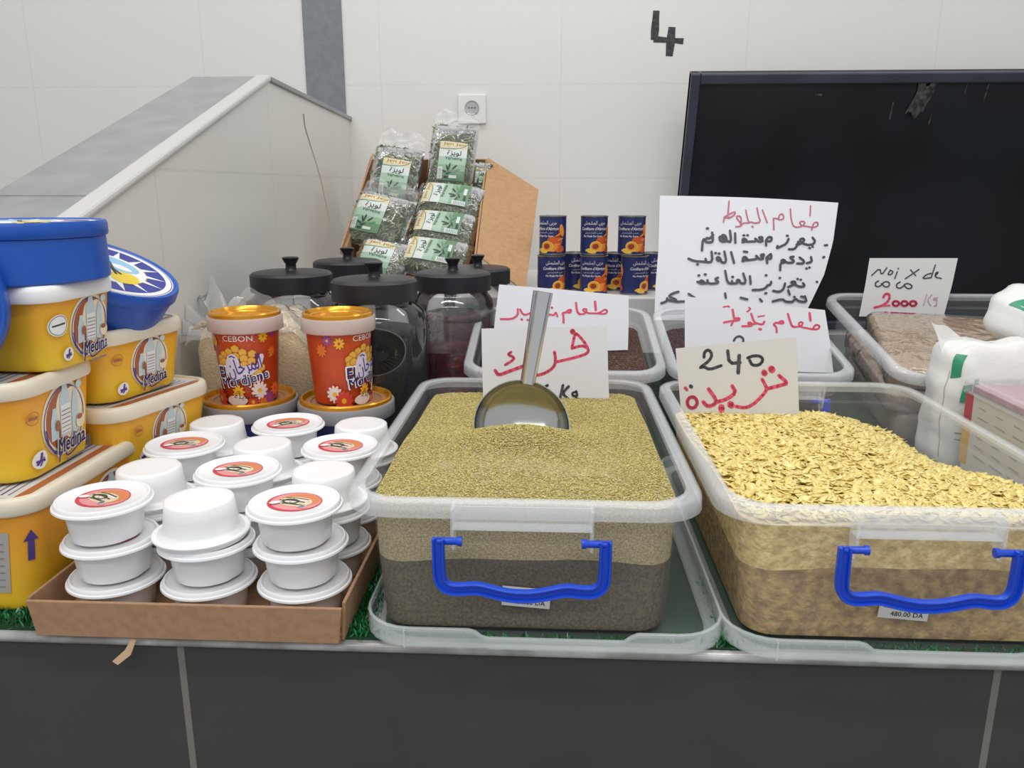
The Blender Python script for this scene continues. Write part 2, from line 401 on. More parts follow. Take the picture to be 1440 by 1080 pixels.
# black panel, socket, numeral
fr = mat('panel_frame_black', (66, 71, 84), 0.42, noise=((56, 60, 72), 6)); pn = mat('panel_black', (36, 38, 46), 0.33, noise=((27, 27, 30), 3, 4))
A = aty(972, 103, 2.52); lean = R(18.6)
bx = thing('black_panel', 'large black framed panel tilted forward on the back wall at the right', 'panel', (A.x, A.y, A.z), (lean, 0, 0))
H = (A.z - 0.022) / math.cos(lean); Wd = 1.35
b = MB(); b.box((0, 0.001, -H), (Wd, 0.03, 0), pn); b.build('panel_board', bx, smooth=0)
for q in (((0, -0.012, -H), (0.028, 0.034, 0)), ((Wd - 0.028, -0.012, -H), (Wd, 0.034, 0)), ((0.0282, -0.012, -0.030), (Wd - 0.0282, 0.034, 0)), ((0.0282, -0.012, -H), (Wd - 0.0282, 0.034, -H + 0.03))):
    b = MB(); b.box(*q, fr); bevel(b.build('frame_rail', bx, smooth=0), 0.004)
b = MB(); gl = mat('plaster_smear', (92, 88, 84), 0.7, noise=((40, 38, 38), 60, 4), bump=(90, 0.6))
b.grid(lambda u, v: (0.66 + 0.05 * u + 0.005 * math.sin(5 * v) - 0.012 * v, -0.004 + 0.010 * math.sin(PI * u) * -1 * (0.4 + 0.6 * v), -0.03 - 0.09 * v + 0.01 * math.sin(9 * u)), 8, 8, gl)
for (x, z, w, l) in ((0.60, -0.085, 0.005, 0.05), (0.86, -0.03, 0.004, 0.055), (0.80, -0.03, 0.003, 0.03), (0.72, -0.12, 0.003, 0.03), (0.37, -0.06, 0.02, 0.006)):
    k = MB(); k.box((x, -0.0012, z - l), (x + w, 0.0012, z), gl); k.build('scratch', bx, 0)
b.build('plaster_residue', bx)

for x in (0.35, 1.0):
    b = MB(); b.box((x, 0.031, -0.40), (x + 0.05, 0.046, -0.10), fr); b.box((x + 0.01, 0.046, -0.16), (x + 0.04, 0.16, -0.12), fr); b.build('wall_bracket', bx, 0)
so = thing('wall_socket', 'white square power socket on the back wall behind the tallest herb bag', 'socket', (-0.275, YW, 0.752))
b = MB(); b.box((-0.047, -0.012, -0.047), (0.047, -0.0002, 0.047), mat('socket_white', (232, 232, 230), 0.3)); bevel(b.build('face_plate', so, smooth=0), 0.004, 3)
b = MB(); T = Matrix.Translation((0, -0.0125, 0.004)) @ Matrix.Rotation(PI / 2, 4, 'X')
b.lathe([(0.024, 0.0015), (0.022, 0.003), (0.0205, 0.002), (0.0195, 0.0007), (0.0001, 0.0007)], mat('socket_well', (178, 179, 181), 0.35), 32, T); b.build('outlet_well', so)  # grey puts the shade of the recess into the well's colour
b = MB()
for x in (-0.0095, 0, 0.0095): b.lathe([(0.0026, 0), (0.0026, 0.0004), (0.0001, 0.0004)], mat('pin_grey', (70, 70, 74), 0.5), 12, Matrix.Translation((x, -0.0133, 0.004)) @ Matrix.Rotation(PI / 2, 4, 'X'))
b.build('pin_hole', so)

tape = mat('black_tape', (36, 36, 40), 0.55, noise=((66, 64, 66), 120))
nm = MB()
def wallpt(px, py, off): p = aty(px, py, YW); return Vector((p.x, YW - off, p.z))
for (a, c, w) in (((923, 15), (920, 56), 0.0115), ((919, 55), (961, 58), 0.0085), ((945, 38), (941, 79), 0.0125)):
    p, q = wallpt(*a, 0), wallpt(*c, 0); d = (q - p).normalized(); s = Vector((-d.z, 0, d.x)) * w
    NN = 8; ls = []
    for k in range(NN + 1):
        c0 = p.lerp(q, k / NN); j = 1 + 0.12 * math.sin(7 * k + w * 900)
        ls.append([c0 + s * j + Vector((0, -0.0002, 0)), c0 + s * j + Vector((0, -0.0012 - 0.0004 * (k % 2), 0)), c0 - s * j + Vector((0, -0.0012 - 0.0004 * (k % 2), 0)), c0 - s * j + Vector((0, -0.0002, 0))])
    nm.loft(ls, tape, True, True)
tag(nm.build('wall_numeral', smooth=0), 'black numeral 4 made of tape strips on the white back wall', 'numeral')

# ------------------------------------------------------------------ storage bins
def plastic(name, alpha, rgb, rough=0.25, bump=None):
    return mat(name, rgb, rough, 0.5, alpha=alpha, bump=bump)
bin_wall = plastic('clear_bin_wall', 0.05, (232, 236, 238), 0.25)
bin_rim = plastic('clear_bin_rim', 0.27, (244, 248, 250), 0.18)
lid_m = plastic('clear_lid', 0.28, (232, 240, 238), 0.2)
lid_flat = plastic('clear_lid_floor', 0.10, (196, 208, 204), 0.3)
blue_pl = mat('blue_handle_plastic', (24, 74, 206), 0.32, coat=0.2)
def make_bin(label, loc, rot, hx, hy, h, taper=0.033, group=None, latch=True, name='storage_bin', ty=None):
    """hx, hy half sizes of the rim; local origin under the middle of the base"""
    t = thing(name, label, 'bin', loc, rot, group); ty = taper if ty is None else ty
    b = MB(); st = h * 0.80
    L = [rrect(hx - taper - 0.008, hy - ty - 0.006, 0.028, 0.0), rrect(hx - taper - 0.002, hy - ty - 0.0015, 0.034, 0.003), rrect(hx - taper, hy - ty, 0.036, 0.010),
         rrect(hx - 0.024, hy - 0.024, 0.04, st), rrect(hx - 0.0185, hy - 0.0185, 0.044, st + 0.004), rrect(hx - 0.0175, hy - 0.0175, 0.045, h - 0.006)]
    b.loft(L, bin_wall, cap0=True); solidify(b.build('bin_wall', t, 50), 0.0016, -1)
    b = MB()
    L = [rrect(hx - 0.0175, hy - 0.0175, 0.045, h - 0.006), rrect(hx - 0.0165, hy - 0.0165, 0.046, h - 0.001), rrect(hx - 0.013, hy - 0.013, 0.048, h), rrect(hx - 0.004, hy - 0.004, 0.052, h - 0.0005),
         rrect(hx, hy, 0.055, h - 0.004), rrect(hx + 0.0005, hy + 0.0005, 0.055, h - 0.019)]
    b.loft(L, bin_rim); solidify(b.build('rim', t, 50), 0.0018, -1)
    if latch:
        for s in (-1, 1):
            hw = 0.074; y = s * (hy + 0.0018)
            b = MB(); b.box((-hw, min(y, y + s * 0.0022), h - 0.030), (hw, max(y, y + s * 0.0022), h - 0.003), bin_rim)
            b.box((-hw, min(y - s * 0.016, y), h - 0.0305), (hw, max(y - s * 0.016, y), h - 0.0285), bin_rim)
            for sx in (-1, 1):
                x0 = sx * hw; b.add([(x0 - 0.0016, y - s * 0.018, h - 0.006), (x0 - 0.0016, y + s * 0.005, h - 0.006), (x0 - 0.0016, y + s * 0.005, h - 0.046), (x0 - 0.0016, y, h - 0.054), (x0 - 0.0016, y - s * 0.012, h - 0.046),
                       (x0 + 0.0016, y - s * 0.018, h - 0.006), (x0 + 0.0016, y + s * 0.005, h - 0.006), (x0 + 0.0016, y + s * 0.005, h - 0.046), (x0 + 0.0016, y, h - 0.054), (x0 + 0.0016, y - s * 0.012, h - 0.046)],
                      [(0, 1, 2, 3, 4), (9, 8, 7, 6, 5), (0, 5, 6, 1), (1, 6, 7, 2), (2, 7, 8, 3), (3, 8, 9, 4), (4, 9, 5, 0)], bin_rim)
            b.build('latch_plate', t, 0)
            hd = MB(); yh = y + s * 0.010; ax = 0.088; zt = h - 0.040
            half = [(ax, zt + 0.004), (ax, zt - 0.006), (ax, zt - 0.036), (ax - 0.002, zt - 0.047), (ax - 0.010, zt - 0.054), (ax - 0.024, zt - 0.0545), (ax - 0.040, zt - 0.052), (0.028, zt - 0.0575), (0.012, zt - 0.0605), (0, zt - 0.061)]
            path = [(-x, z) for x, z in half] + [(x, z) for x, z in half[::-1][1:]]
            path = chaikin(path, 2)
            w = 0.0066; ls = []
            sec = [(-1, -0.5), (-1, 0.75), (-0.86, 1.0), (-0.62, 0.95), (-0.50, 0.15), (0.50, 0.15), (0.62, 0.95), (0.86, 1.0), (1, 0.75), (1, -0.5)]
            for i, (x, z) in enumerate(path):
                x0, z0 = path[max(i - 1, 0)]; x1, z1 = path[min(i + 1, len(path) - 1)]; d = math.hypot(x1 - x0, z1 - z0); nx, nz = -(z1 - z0) / d, (x1 - x0) / d
                ls.append([(x + nx * w * a, yh + s * 0.0055 * q, z + nz * w * a) for a, q in sec])
            hd.loft(ls, blue_pl, True, True)
            ho = hd.build('handle', t, 35)
            for sx in (-1, 1):
                p = MB(); p.lathe([(0.0001, -0.004), (0.0040, -0.004), (0.0040, 0.0165), (0.0052, 0.018), (0.0052, 0.022), (0.0001, 0.0225)], blue_pl, 14, Matrix.Translation((sx * (ax - 0.003), yh - s * 0.002, zt)) @ Matrix.Rotation(-sx * PI / 2, 4, 'Y'))
                p.build('pivot_peg', ho)
    return t
def make_lid(label, loc, hx, hy):
    t = thing('bin_lid', label, 'lid', loc, (0, 0, 0), 'upturned lids under the front bins')
    b = MB(); b.loft([rrect(hx - 0.018, hy - 0.018, 0.045, 0.004), rrect(hx - 0.03, hy - 0.03, 0.04, 0.004), rrect(hx - 0.036, hy - 0.036, 0.036, 0.0055), rrect(0.02, 0.02, 0.018, 0.0055)], lid_flat, cap1=True)
    b.build('lid_panel', t, 50)
    def rim(pts, dz=0):
        out = []
        for x, y, z in pts:
            k = 1.0 if z < 0.012 else 1.0
            if abs(x - 0.012) < 0.088 and abs(y) > hy - 0.03 and z > 0.012: z = z - 0.0095 * min(1, max(0, (0.088 - abs(x - 0.012)) / 0.012))
            out.append((x, y, z))
        return out
    dense = lambda l: densify(l, 40)
    L = [dense(rrect(hx - 0.018, hy - 0.018, 0.045, z)) for z in (0.004,)] + [dense(rrect(hx - 0.006, hy - 0.006, 0.052, 0.001))] + [dense(rrect(hx, hy, 0.055, z)) for z in (0.004, 0.013, 0.0135, 0.026)] + [dense(rrect(hx - 0.003, hy - 0.003, 0.053, 0.027)), dense(rrect(hx - 0.0036, hy - 0.0036, 0.052, 0.021))]
    b = MB(); b.loft([rim(l) for l in L], lid_m); solidify(b.build('lid_rim', t, 40), 0.0016, -1)
    b = MB()
    for x in (-hx + 0.05, ):
        b.box((x, -hy - 0.0022, 0.004), (x + 0.002, -hy, 0.025), lid_m)
    b.build('lid_rib', t, 0)
    return t
ZL = 0.0045
make_lid('clear upturned bin lid under the bin of green grain', (-0.006, 1.078, 0.004), 0.203, 0.302)
make_lid('clear upturned bin lid under the bin of yellow pasta flakes', (0.412, 1.080, 0.004), 0.218, 0.308)
BC = make_bin('clear storage bin with blue handle holding greenish cracked grain', (-0.029, 1.0695, 0.0105), (0, 0, 0), 0.197, 0.2865, 0.166, ty=0.0245)
BR = make_bin('clear storage bin with blue handle holding yellow pasta flakes', (0.392, 1.0695, 0.0105), (0, 0, 0), 0.211, 0.2865, 0.166, 0.036, ty=0.0245)
TILT = R(11)
RB = dict(h=0.157)
def tilted(x, y0, hy, z0=0.016):  # bin turned about its front bottom edge
    return (x, y0 + hy * math.cos(TILT), z0 + hy * math.sin(TILT))
BL = make_bin('clear bin of brown barley couscous behind the green grain', tilted(0.024, 1.445, 0.185), (TILT, 0, 0), 0.190, 0.185, 0.158, 0.026, latch=False, group='tilted bins in the second row')
BK = make_bin('clear bin of dark acorn couscous behind the yellow flakes', tilted(0.388, 1.445, 0.185), (TILT, 0, 0), 0.170, 0.185, 0.158, 0.026, latch=False, group='tilted bins in the second row')
BN = make_bin('clear bin of wrapped coconut slabs in front of the black panel', tilted(0.860, 1.445, 0.240), (TILT, 0, 0), 0.235, 0.240, 0.158, 0.026, latch=False, group='tilted bins in the second row')
b = MB(); pr = [(1.42, 0.004), (1.93, 0.105), (1.93, 0.004)]
b.add([(-0.14, y, z) for y, z in pr] + [(1.12, y, z) for y, z in pr], [(0, 1, 2), (5, 4, 3), (0, 3, 4, 1), (1, 4, 5, 2), (2, 5, 3, 0)], mat('riser_green', (20, 60, 40), 0.7, noise=((10, 40, 24), 60)))
rz = b.build('display_riser', smooth=0); tag(rz, 'sloped dark green riser beneath the second row of bins', 'riser')

# ------------------------------------------------------------------ loose goods in the bins
def sstep(a, b_, x):
    t = min(1, max(0, (x - a) / (b_ - a))); return t * t * (3 - 2 * t)
def fill(name, label, cat, bn, hx, hy, h, taper, top, m_side, shape, n, smax, tilt, m_top, lift=0.0, group=None, deep=None, ty=None):
    """body of the heap up to top(x, y), then loose pieces over it, in the bin's own frame; the bin carries it but it stays a thing"""
    t = thing(name, label, cat, bn.location, bn.rotation_euler, group); t['kind'] = 'stuff'
    z0 = 0.004; st = h * 0.8; g = 0.0026
    ty = taper if ty is None else ty
    def half(z, H):
        taper_ = taper if H == hx else ty
        return H - taper_ - g + (taper_ - 0.024) * min(1, max(0, (z - 0.010) / (st - 0.010)))
    b = MB(); nx, ny = 44, 56
    ring = lambda H1, H2, z, f: rrect(half(z, H1), half(z, H2), 0.034, z)
    tp = []
    base = rrect(1, 1, 0.12, 0, n=6)
    def rimpt(x, y, z): return (x, y, min(z, top(x, y)))
    loops = []
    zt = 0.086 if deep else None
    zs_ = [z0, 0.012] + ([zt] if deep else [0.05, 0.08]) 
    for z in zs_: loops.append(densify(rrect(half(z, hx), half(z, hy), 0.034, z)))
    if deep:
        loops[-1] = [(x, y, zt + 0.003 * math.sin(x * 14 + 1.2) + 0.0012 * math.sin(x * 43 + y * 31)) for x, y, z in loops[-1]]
        lo = MB(); lo.loft(loops, deep, cap0=True); lb = lo.build('rim_shade_layer', t, 60)  # lower part of the same goods, the rim's shadow put into its colour
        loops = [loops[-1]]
    last = densify(rrect(half(0.12, hx), half(0.12, hy), 0.034, 0.12)); last = [(x, y, top(x, y)) for x, y, z in last]
    loops.append(last)
    for k in (0.94, 0.85, 0.72, 0.55, 0.36, 0.18):
        loops.append([(x * k, y * k, top(x * k, y * k)) for x, y, z in last])
    b.loft(loops, m_side, cap0=not deep, cap1=True); bo = b.build('heap_body', t, 60); bo['kind'] = 'stuff'
    Hx, Hy = half(0.13, hx) - max(0.002, smax * 0.75), half(0.13, hy) - max(0.002, smax * 0.75)
    P = np.stack([RNG.uniform(-Hx, Hx, n), RNG.uniform(-Hy, Hy, n)], 1)
    rr = 0.034; q = np.maximum(np.abs(P) - [Hx - rr, Hy - rr], 0); P = P[np.hypot(q[:, 0], q[:, 1]) < rr]
    Z = np.array([top(x, y) for x, y in P]) + RNG.uniform(-0.0004, lift, len(P))
    P3 = np.column_stack([P, Z])
    o = scatter('loose_' + name, shape[0], shape[1], P3, rots(len(P3), tilt), RNG.uniform(smax * 0.6, smax, len(P3)), m_top, t); o['kind'] = 'stuff'
    return t
GRAIN = ([(1, 0, 0), (-1, 0, 0), (0, .34, 0.06), (0, -.34, 0.06), (0.1, 0, .34), (0, 0, -.3)], [(0, 2, 4), (2, 1, 4), (1, 3, 4), (3, 0, 4), (2, 0, 5), (1, 2, 5), (3, 1, 5), (0, 3, 5)])
PELLET = ([(.7, 0, 0), (-.7, 0, 0), (0, .6, 0), (0, -.6, 0), (0, 0, .6), (0, 0, -.6)], GRAIN[1])
FLAKE = ([(1, 0.1, 0.1), (0.15, .62, -0.06), (-1, 0.02, 0.16), (-0.1, -.58, -0.04), (0, 0, 0.0), (1, 0.1, 0.03), (0.15, .62, -0.13), (-1, 0.02, 0.09), (-0.1, -.58, -0.11)],
         [(0, 1, 4), (1, 2, 4), (2, 3, 4), (3, 0, 4), (6, 5, 8, 7), (0, 5, 6, 1), (1, 6, 7, 2), (2, 7, 8, 3), (3, 8, 5, 0)])
green_top = vary('green_cracked_wheat', [(214, 200, 132), (198, 184, 112), (184, 170, 98), (226, 212, 152), (192, 176, 106), (158, 144, 84)], 0.6)
green_side = mat('green_wheat_packed', (198, 182, 136), 0.8, noise=((160, 144, 98), 420, 2), bump=(500, 0.8))
green_shade = mat('green_wheat_rim_shade', (104, 90, 56), 0.85, noise=((70, 60, 38), 300, 2), bump=(500, 0.8))  # packed wheat darkened for the shade under the bin rim
def top_green(x, y):
    X, Y = x + 0.029 - 0.029, y
    z = 0.144 + 0.006 * sstep(0.28, -0.1, y)
    z += 0.026 * math.exp(-(((x + 0.015) / 0.085) ** 2 + ((y + 0.075) / 0.075) ** 2))
    z += 0.010 * math.exp(-(((x + 0.02) / 0.16) ** 2 + ((y + 0.10) / 0.18) ** 2))
    z -= 0.010 * math.exp(-(((x + 0.015) / 0.06) ** 2 + ((y - 0.03) / 0.05) ** 2))
    z += 0.0015 * math.sin(31 * x + 3) * math.sin(27 * y)
    return min(z, 0.19)
FG = fill('cracked_green_wheat', 'heap of greenish cracked wheat with a steel ladle stuck in it', 'grain', BC, 0.197, 0.2865, 0.166, 0.033, top_green, green_side, GRAIN, 46000, 0.0029, 0.30, green_top, 0.0012, deep=green_shade, ty=0.0245)
yel_top = vary('yellow_pasta_flake', [(240, 222, 146), (234, 212, 130), (246, 230, 160), (228, 204, 122), (238, 218, 142)], 0.55)
yel_side = mat('yellow_flakes_packed', (236, 212, 146), 0.8, noise=((206, 176, 112), 95, 3), bump=(120, 1.0))
yel_shade = mat('yellow_flakes_rim_shade', (186, 156, 98), 0.85, noise=((146, 118, 74), 80, 3), bump=(120, 1.0))  # packed flakes darkened for the shade under the bin rim
def top_yel(x, y):
    z = 0.116 + 0.020 * sstep(0.15, -0.26, y) + 0.004 * math.sin(17 * x + 1) * math.sin(14 * y) - 0.004 * sstep(0.2, 0.28, y)
    z += 0.014 * math.exp(-(((x + 0.06) / 0.14) ** 2 + ((y - 0.02) / 0.2) ** 2))
    z -= 0.030 * sstep(0.06, 0.20, x) * sstep(-0.16, 0.10, y)
    return z
FY = fill('pasta_flakes', 'heap of pale yellow pasta flakes under the 240 sign', 'pasta', BR, 0.211, 0.2865, 0.166, 0.036, top_yel, yel_side, FLAKE, 7600, 0.0112, 0.24, yel_top, 0.005, deep=yel_shade, ty=0.0245)
br_top = vary('brown_couscous', [(112, 84, 72), (94, 70, 60), (78, 58, 50), (126, 98, 84), (64, 48, 44)], 0.75)
br_side = mat('brown_couscous_packed', (104, 80, 70), 0.85, noise=((74, 56, 50), 300, 2), bump=(300, 0.8))
top_b1 = lambda x, y: 0.118 + 0.010 * math.exp(-(((x - 0.1) / 0.07) ** 2 + ((y + 0.02) / 0.08) ** 2)) + 0.003 * math.sin(24 * x) * math.sin(21 * y + 1)
fill('barley_couscous', 'brown barley couscous filling the bin behind the green grain', 'couscous', BL, 0.190, 0.185, 0.158, 0.026, top_b1, br_side, PELLET, 15000, 0.0027, 0.5, br_top, 0.001)
dk_top = vary('dark_couscous', [(104, 80, 78), (88, 66, 66), (74, 56, 58), (116, 92, 88), (62, 46, 50)], 0.75)
dk_side = mat('dark_couscous_packed', (94, 74, 72), 0.85, noise=((70, 54, 54), 300, 2), bump=(300, 0.8))
top_b2 = lambda x, y: 0.116 + 0.006 * math.sin(18 * x + 2) * math.sin(15 * y) - 0.02 * sstep(0.06, 0.15, x)
fill('acorn_couscous', 'dark acorn couscous filling the bin behind the yellow flakes', 'couscous', BK, 0.170, 0.185, 0.158, 0.026, top_b2, dk_side, PELLET, 15000, 0.0025, 0.5, dk_top, 0.001)

# ------------------------------------------------------------------ paper price signs (hand lettering)
paper_m = mat('white_paper', (232, 233, 238), 0.6); paper_grey = mat('greyish_paper', (222, 222, 226), 0.6); paper_warm = mat('warm_paper', (212, 211, 209), 0.6)
marker_red = mat('red_marker', (226, 80, 110), 0.5); marker_pink = mat('thin_red_pen', (196, 110, 128), 0.5); marker_black = mat('black_marker', (74, 74, 84), 0.5); marker_lilac = mat('lilac_pen', (190, 150, 168), 0.5)
def sign(name, label, anchor, y0, lean, yaw, left, right, off, sc, strokes, pm, extra_bottom=None, curl=None, cat='sign'):
    """anchor px + depth y0 fix the sheet's plane; left/right: px points down the two edges; strokes in zoom px (off, sc)"""
    n = Vector((math.sin(yaw) * math.cos(lean), -math.cos(yaw) * math.cos(lean), math.sin(lean)))
    p0 = aty(*anchor, y0)
    curl = curl or (lambda u, v: 0.0)
    def at(px, py, h=0.0):
        p = atplane(px, py, p0, n)
        yT, yB = left[0][1], left[-1][1]; v = (py - yT) / (yB - yT); xl = np.interp(py, [q[1] for q in left], [q[0] for q in left]); xr = np.interp(py, [q[1] for q in right], [q[0] for q in right])
        u = (px - xl) / max(1, xr - xl)
        return p + n * (h + curl(u, v))
    NV, NU = 14, 12
    def edge(E, t):
        L = [0.0]
        for a, c in zip(E, E[1:]): L.append(L[-1] + math.dist(a, c))
        return (np.interp(t * L[-1], L, [q[0] for q in E]), np.interp(t * L[-1], L, [q[1] for q in E]))
    b = MB()
    def fn(u, v):
        a, c = edge(left, v), edge(right, v)
        return at(a[0] + (c[0] - a[0]) * u, a[1] + (c[1] - a[1]) * u)
    b.grid(fn, NU, NV, pm)
    fs = list(b.f); vs = list(b.v)
    b.add([Vector(v) - n * 0.0005 for v in vs], [tuple(reversed(f)) for f in fs], pm)
    a = Art(b, lambda u, v, h: at(u, v, h), 0.0004, 0.00005)
    for pts, w, m, *k in strokes:
        q = [(off[0] + x / sc, off[1] + y / sc) for x, y in pts]
        if len(q) > 2 and not k: q = chaikin(q, 1)
        a.stroke(q, 1.28 * w / sc, m)
    o = b.build(name, smooth=0, recalc=False)
    return tag(o, label, cat, 'hand lettered paper signs')
def ring(cx, cy, rx, ry, n=14): return [(cx + rx * math.cos(2 * PI * k / n), cy + ry * math.sin(2 * PI * k / n)) for k in range(n + 1)]
rd, bk = marker_red, marker_black
S5 = [([(805, 570), (828, 455), (842, 440), (900, 500), (945, 575), (940, 610), (860, 640), (680, 682)], 19, rd), ([(805, 568), (890, 545), (925, 560)], 18, rd), ([(811, 425), (812, 430)], 36, rd),
      ([(658, 600), (668, 660), (660, 715), (620, 755), (560, 785), (505, 797)], 20, rd), ([(440, 700), (370, 728), (260, 768), (185, 797), (158, 755)], 22, rd), ([(292, 600), (262, 622), (312, 640), (318, 662), (243, 708)], 17, rd),
      ([(730, 880), (704, 995)], 18, bk), ([(778, 890), (722, 948), (778, 998)], 18, bk), ([(840, 935), (806, 945), (816, 975), (852, 962), (842, 930)], 15, bk), ([(852, 960), (835, 990), (880, 1003)], 14, bk),
      ([(600, 880), (570, 900), (590, 990)], 18, bk), ([(520, 890), (500, 940), (530, 990), (550, 930), (520, 890)], 18, bk)]
sign('paper_sign', 'white paper sign with large red word standing in the green grain behind the ladle', (765, 566), 1.292, R(6), R(2), [(677, 462), (678, 515), (680, 575)], [(854, 459), (855, 515), (857, 572)], (670, 395), 6, S5, paper_grey)
S4 = [([(998, 178), (1005, 248)], 17, rd), ([(955, 275), (1012, 276), (1085, 282), (1106, 258), (1085, 240), (1055, 260), (1020, 276)], 12, rd), ([(955, 276), (925, 268), (898, 255), (898, 238), (932, 240), (915, 280), (868, 284)], 12, rd),
      ([(838, 188), (846, 260), (868, 284)], 15, rd), ([(733, 355), (733, 295), (722, 275), (760, 265), (790, 272), (800, 245), (770, 250), (760, 265)], 14, rd), ([(682, 302), (668, 262), (652, 296), (620, 282), (610, 296), (555, 292), (480, 280)], 12, rd),
      ([(610, 192), (611, 193)], 17, rd), ([(592, 230), (593, 231)], 15, rd), ([(635, 228), (636, 229)], 15, rd), ([(460, 270), (410, 292), (385, 275), (368, 242)], 13, rd), ([(348, 240), (350, 290), (300, 324), (205, 322)], 14, rd), ([(380, 325), (384, 328)], 16, rd), ([(430, 330), (434, 332)], 15, rd)]
sign('paper_sign', 'white paper sign with small red writing stuck in the brown barley couscous', (790, 488), 1.585, R(14), R(3), [(702, 400), (697, 440), (691, 500)], [(884, 416), (884, 455), (883, 492)], (670, 395), 6, S4, paper_m, curl=lambda u, v: 0.006 * math.sin(PI * u))
S2 = [([(1187, 183), (1194, 245)], 17, rd), ([(1155, 308), (1215, 320), (1262, 318), (1276, 292), (1245, 278), (1222, 300), (1212, 320)], 13, rd), ([(1155, 308), (1110, 300), (1088, 275), (1108, 255), (1132, 266), (1110, 296), (1060, 300)], 12, rd),
      ([(1000, 190), (1018, 250), (1035, 296), (1060, 300)], 15, rd), ([(905, 345), (902, 300), (876, 280), (900, 262), (930, 270), (966, 270), (955, 248), (930, 256)], 14, rd), ([(800, 255), (788, 282), (735, 270), (712, 255), (690, 190)], 14, rd),
      ([(748, 214), (800, 205)], 9, rd), ([(758, 318), (772, 320)], 16, rd), ([(735, 270), (700, 276), (690, 292), (615, 294)], 14, rd), ([(700, 276), (676, 258), (660, 270), (690, 292)], 12, rd), ([(672, 138), (686, 150), (656, 172)], 11, rd),
      ([(535, 155), (546, 222)], 15, rd), ([(463, 262), (520, 250), (590, 245), (592, 225), (555, 228), (538, 255), (524, 286)], 13, rd), ([(458, 132), (500, 124), (508, 132)], 9, rd), ([(545, 415), (562, 385), (600, 376), (630, 405), (610, 450), (560, 500)], 14, bk)]
sign('paper_sign', 'white paper sign with red writing stuck in the dark couscous behind the 240 sign', (1060, 500), 1.56, R(12), R(-4), [(963, 417), (963, 450), (963, 520)], [(1160, 436), (1167, 480), (1172, 524)], (940, 410), 6, S2, paper_m, curl=lambda u, v: 0.010 * math.sin(PI * u))
S3 = [([(300, 555), (302, 510), (340, 488), (370, 530), (345, 585), (260, 645), (300, 632), (345, 660), (445, 625)], 20, bk), ([(500, 500), (512, 606), (605, 600)], 22, bk), ([(597, 540), (588, 685)], 25, bk), ([(668, 560), (720, 540), (780, 545), (800, 580), (765, 622), (705, 622), (685, 580)], 20, bk),
      ([(932, 708), (1008, 772), (950, 790), (840, 818)], 24, rd), ([(790, 740), (836, 822), (782, 890), (705, 960), (640, 982), (570, 968)], 22, rd), ([(868, 652), (874, 660)], 46, rd), ([(806, 682), (812, 690)], 40, rd), ([(537, 795), (570, 850), (500, 905), (408, 932)], 24, rd), ([(447, 975), (447, 995)], 42, rd), ([(522, 950), (530, 958)], 44, rd),
      ([(338, 820), (405, 915), (395, 948), (330, 972), (293, 930)], 24, rd), (ring(200, 935, 42, 48), 22, rd), ([(140, 812), (156, 828)], 20, rd), ([(186, 797), (194, 803)], 24, bk)]
sign('paper_sign', 'paper sign reading 240 in black above red writing, stuck in the yellow flakes', (1040, 585), 1.285, R(8), R(-4), [(950, 490), (954, 535), (959, 595)], [(1120, 474), (1122, 530), (1124, 588)], (940, 410), 6, S3, paper_warm)
pk = marker_pink
S1 = [([(1168, 108), (1165, 182)], 9, pk), ([(1150, 263), (1190, 270), (1222, 258), (1228, 238), (1212, 226), (1190, 240), (1178, 288)], 9, pk), ([(1150, 263), (1100, 258), (1082, 236), (1104, 222), (1130, 234), (1105, 264), (1062, 270)], 9, pk), ([(1014, 135), (1020, 210), (1036, 262), (1062, 270)], 9, pk),
      ([(890, 292), (888, 225), (885, 205), (915, 208), (940, 220), (968, 205), (955, 170), (932, 180), (925, 208)], 9, pk), ([(804, 145), (840, 240)], 9, pk), ([(764, 130), (775, 190), (792, 236), (745, 245), (722, 234), (700, 242), (680, 146)], 9, pk), ([(728, 268), (732, 270)], 12, pk),
      ([(700, 242), (660, 242), (640, 268), (605, 270)], 9, pk), ([(640, 240), (614, 210), (612, 188), (640, 192), (648, 220), (640, 262)], 9, pk), ([(556, 80), (545, 200)], 9, pk), ([(560, 205), (515, 202), (540, 185), (600, 155), (600, 180), (560, 205), (522, 192), (514, 235)], 9, pk)]
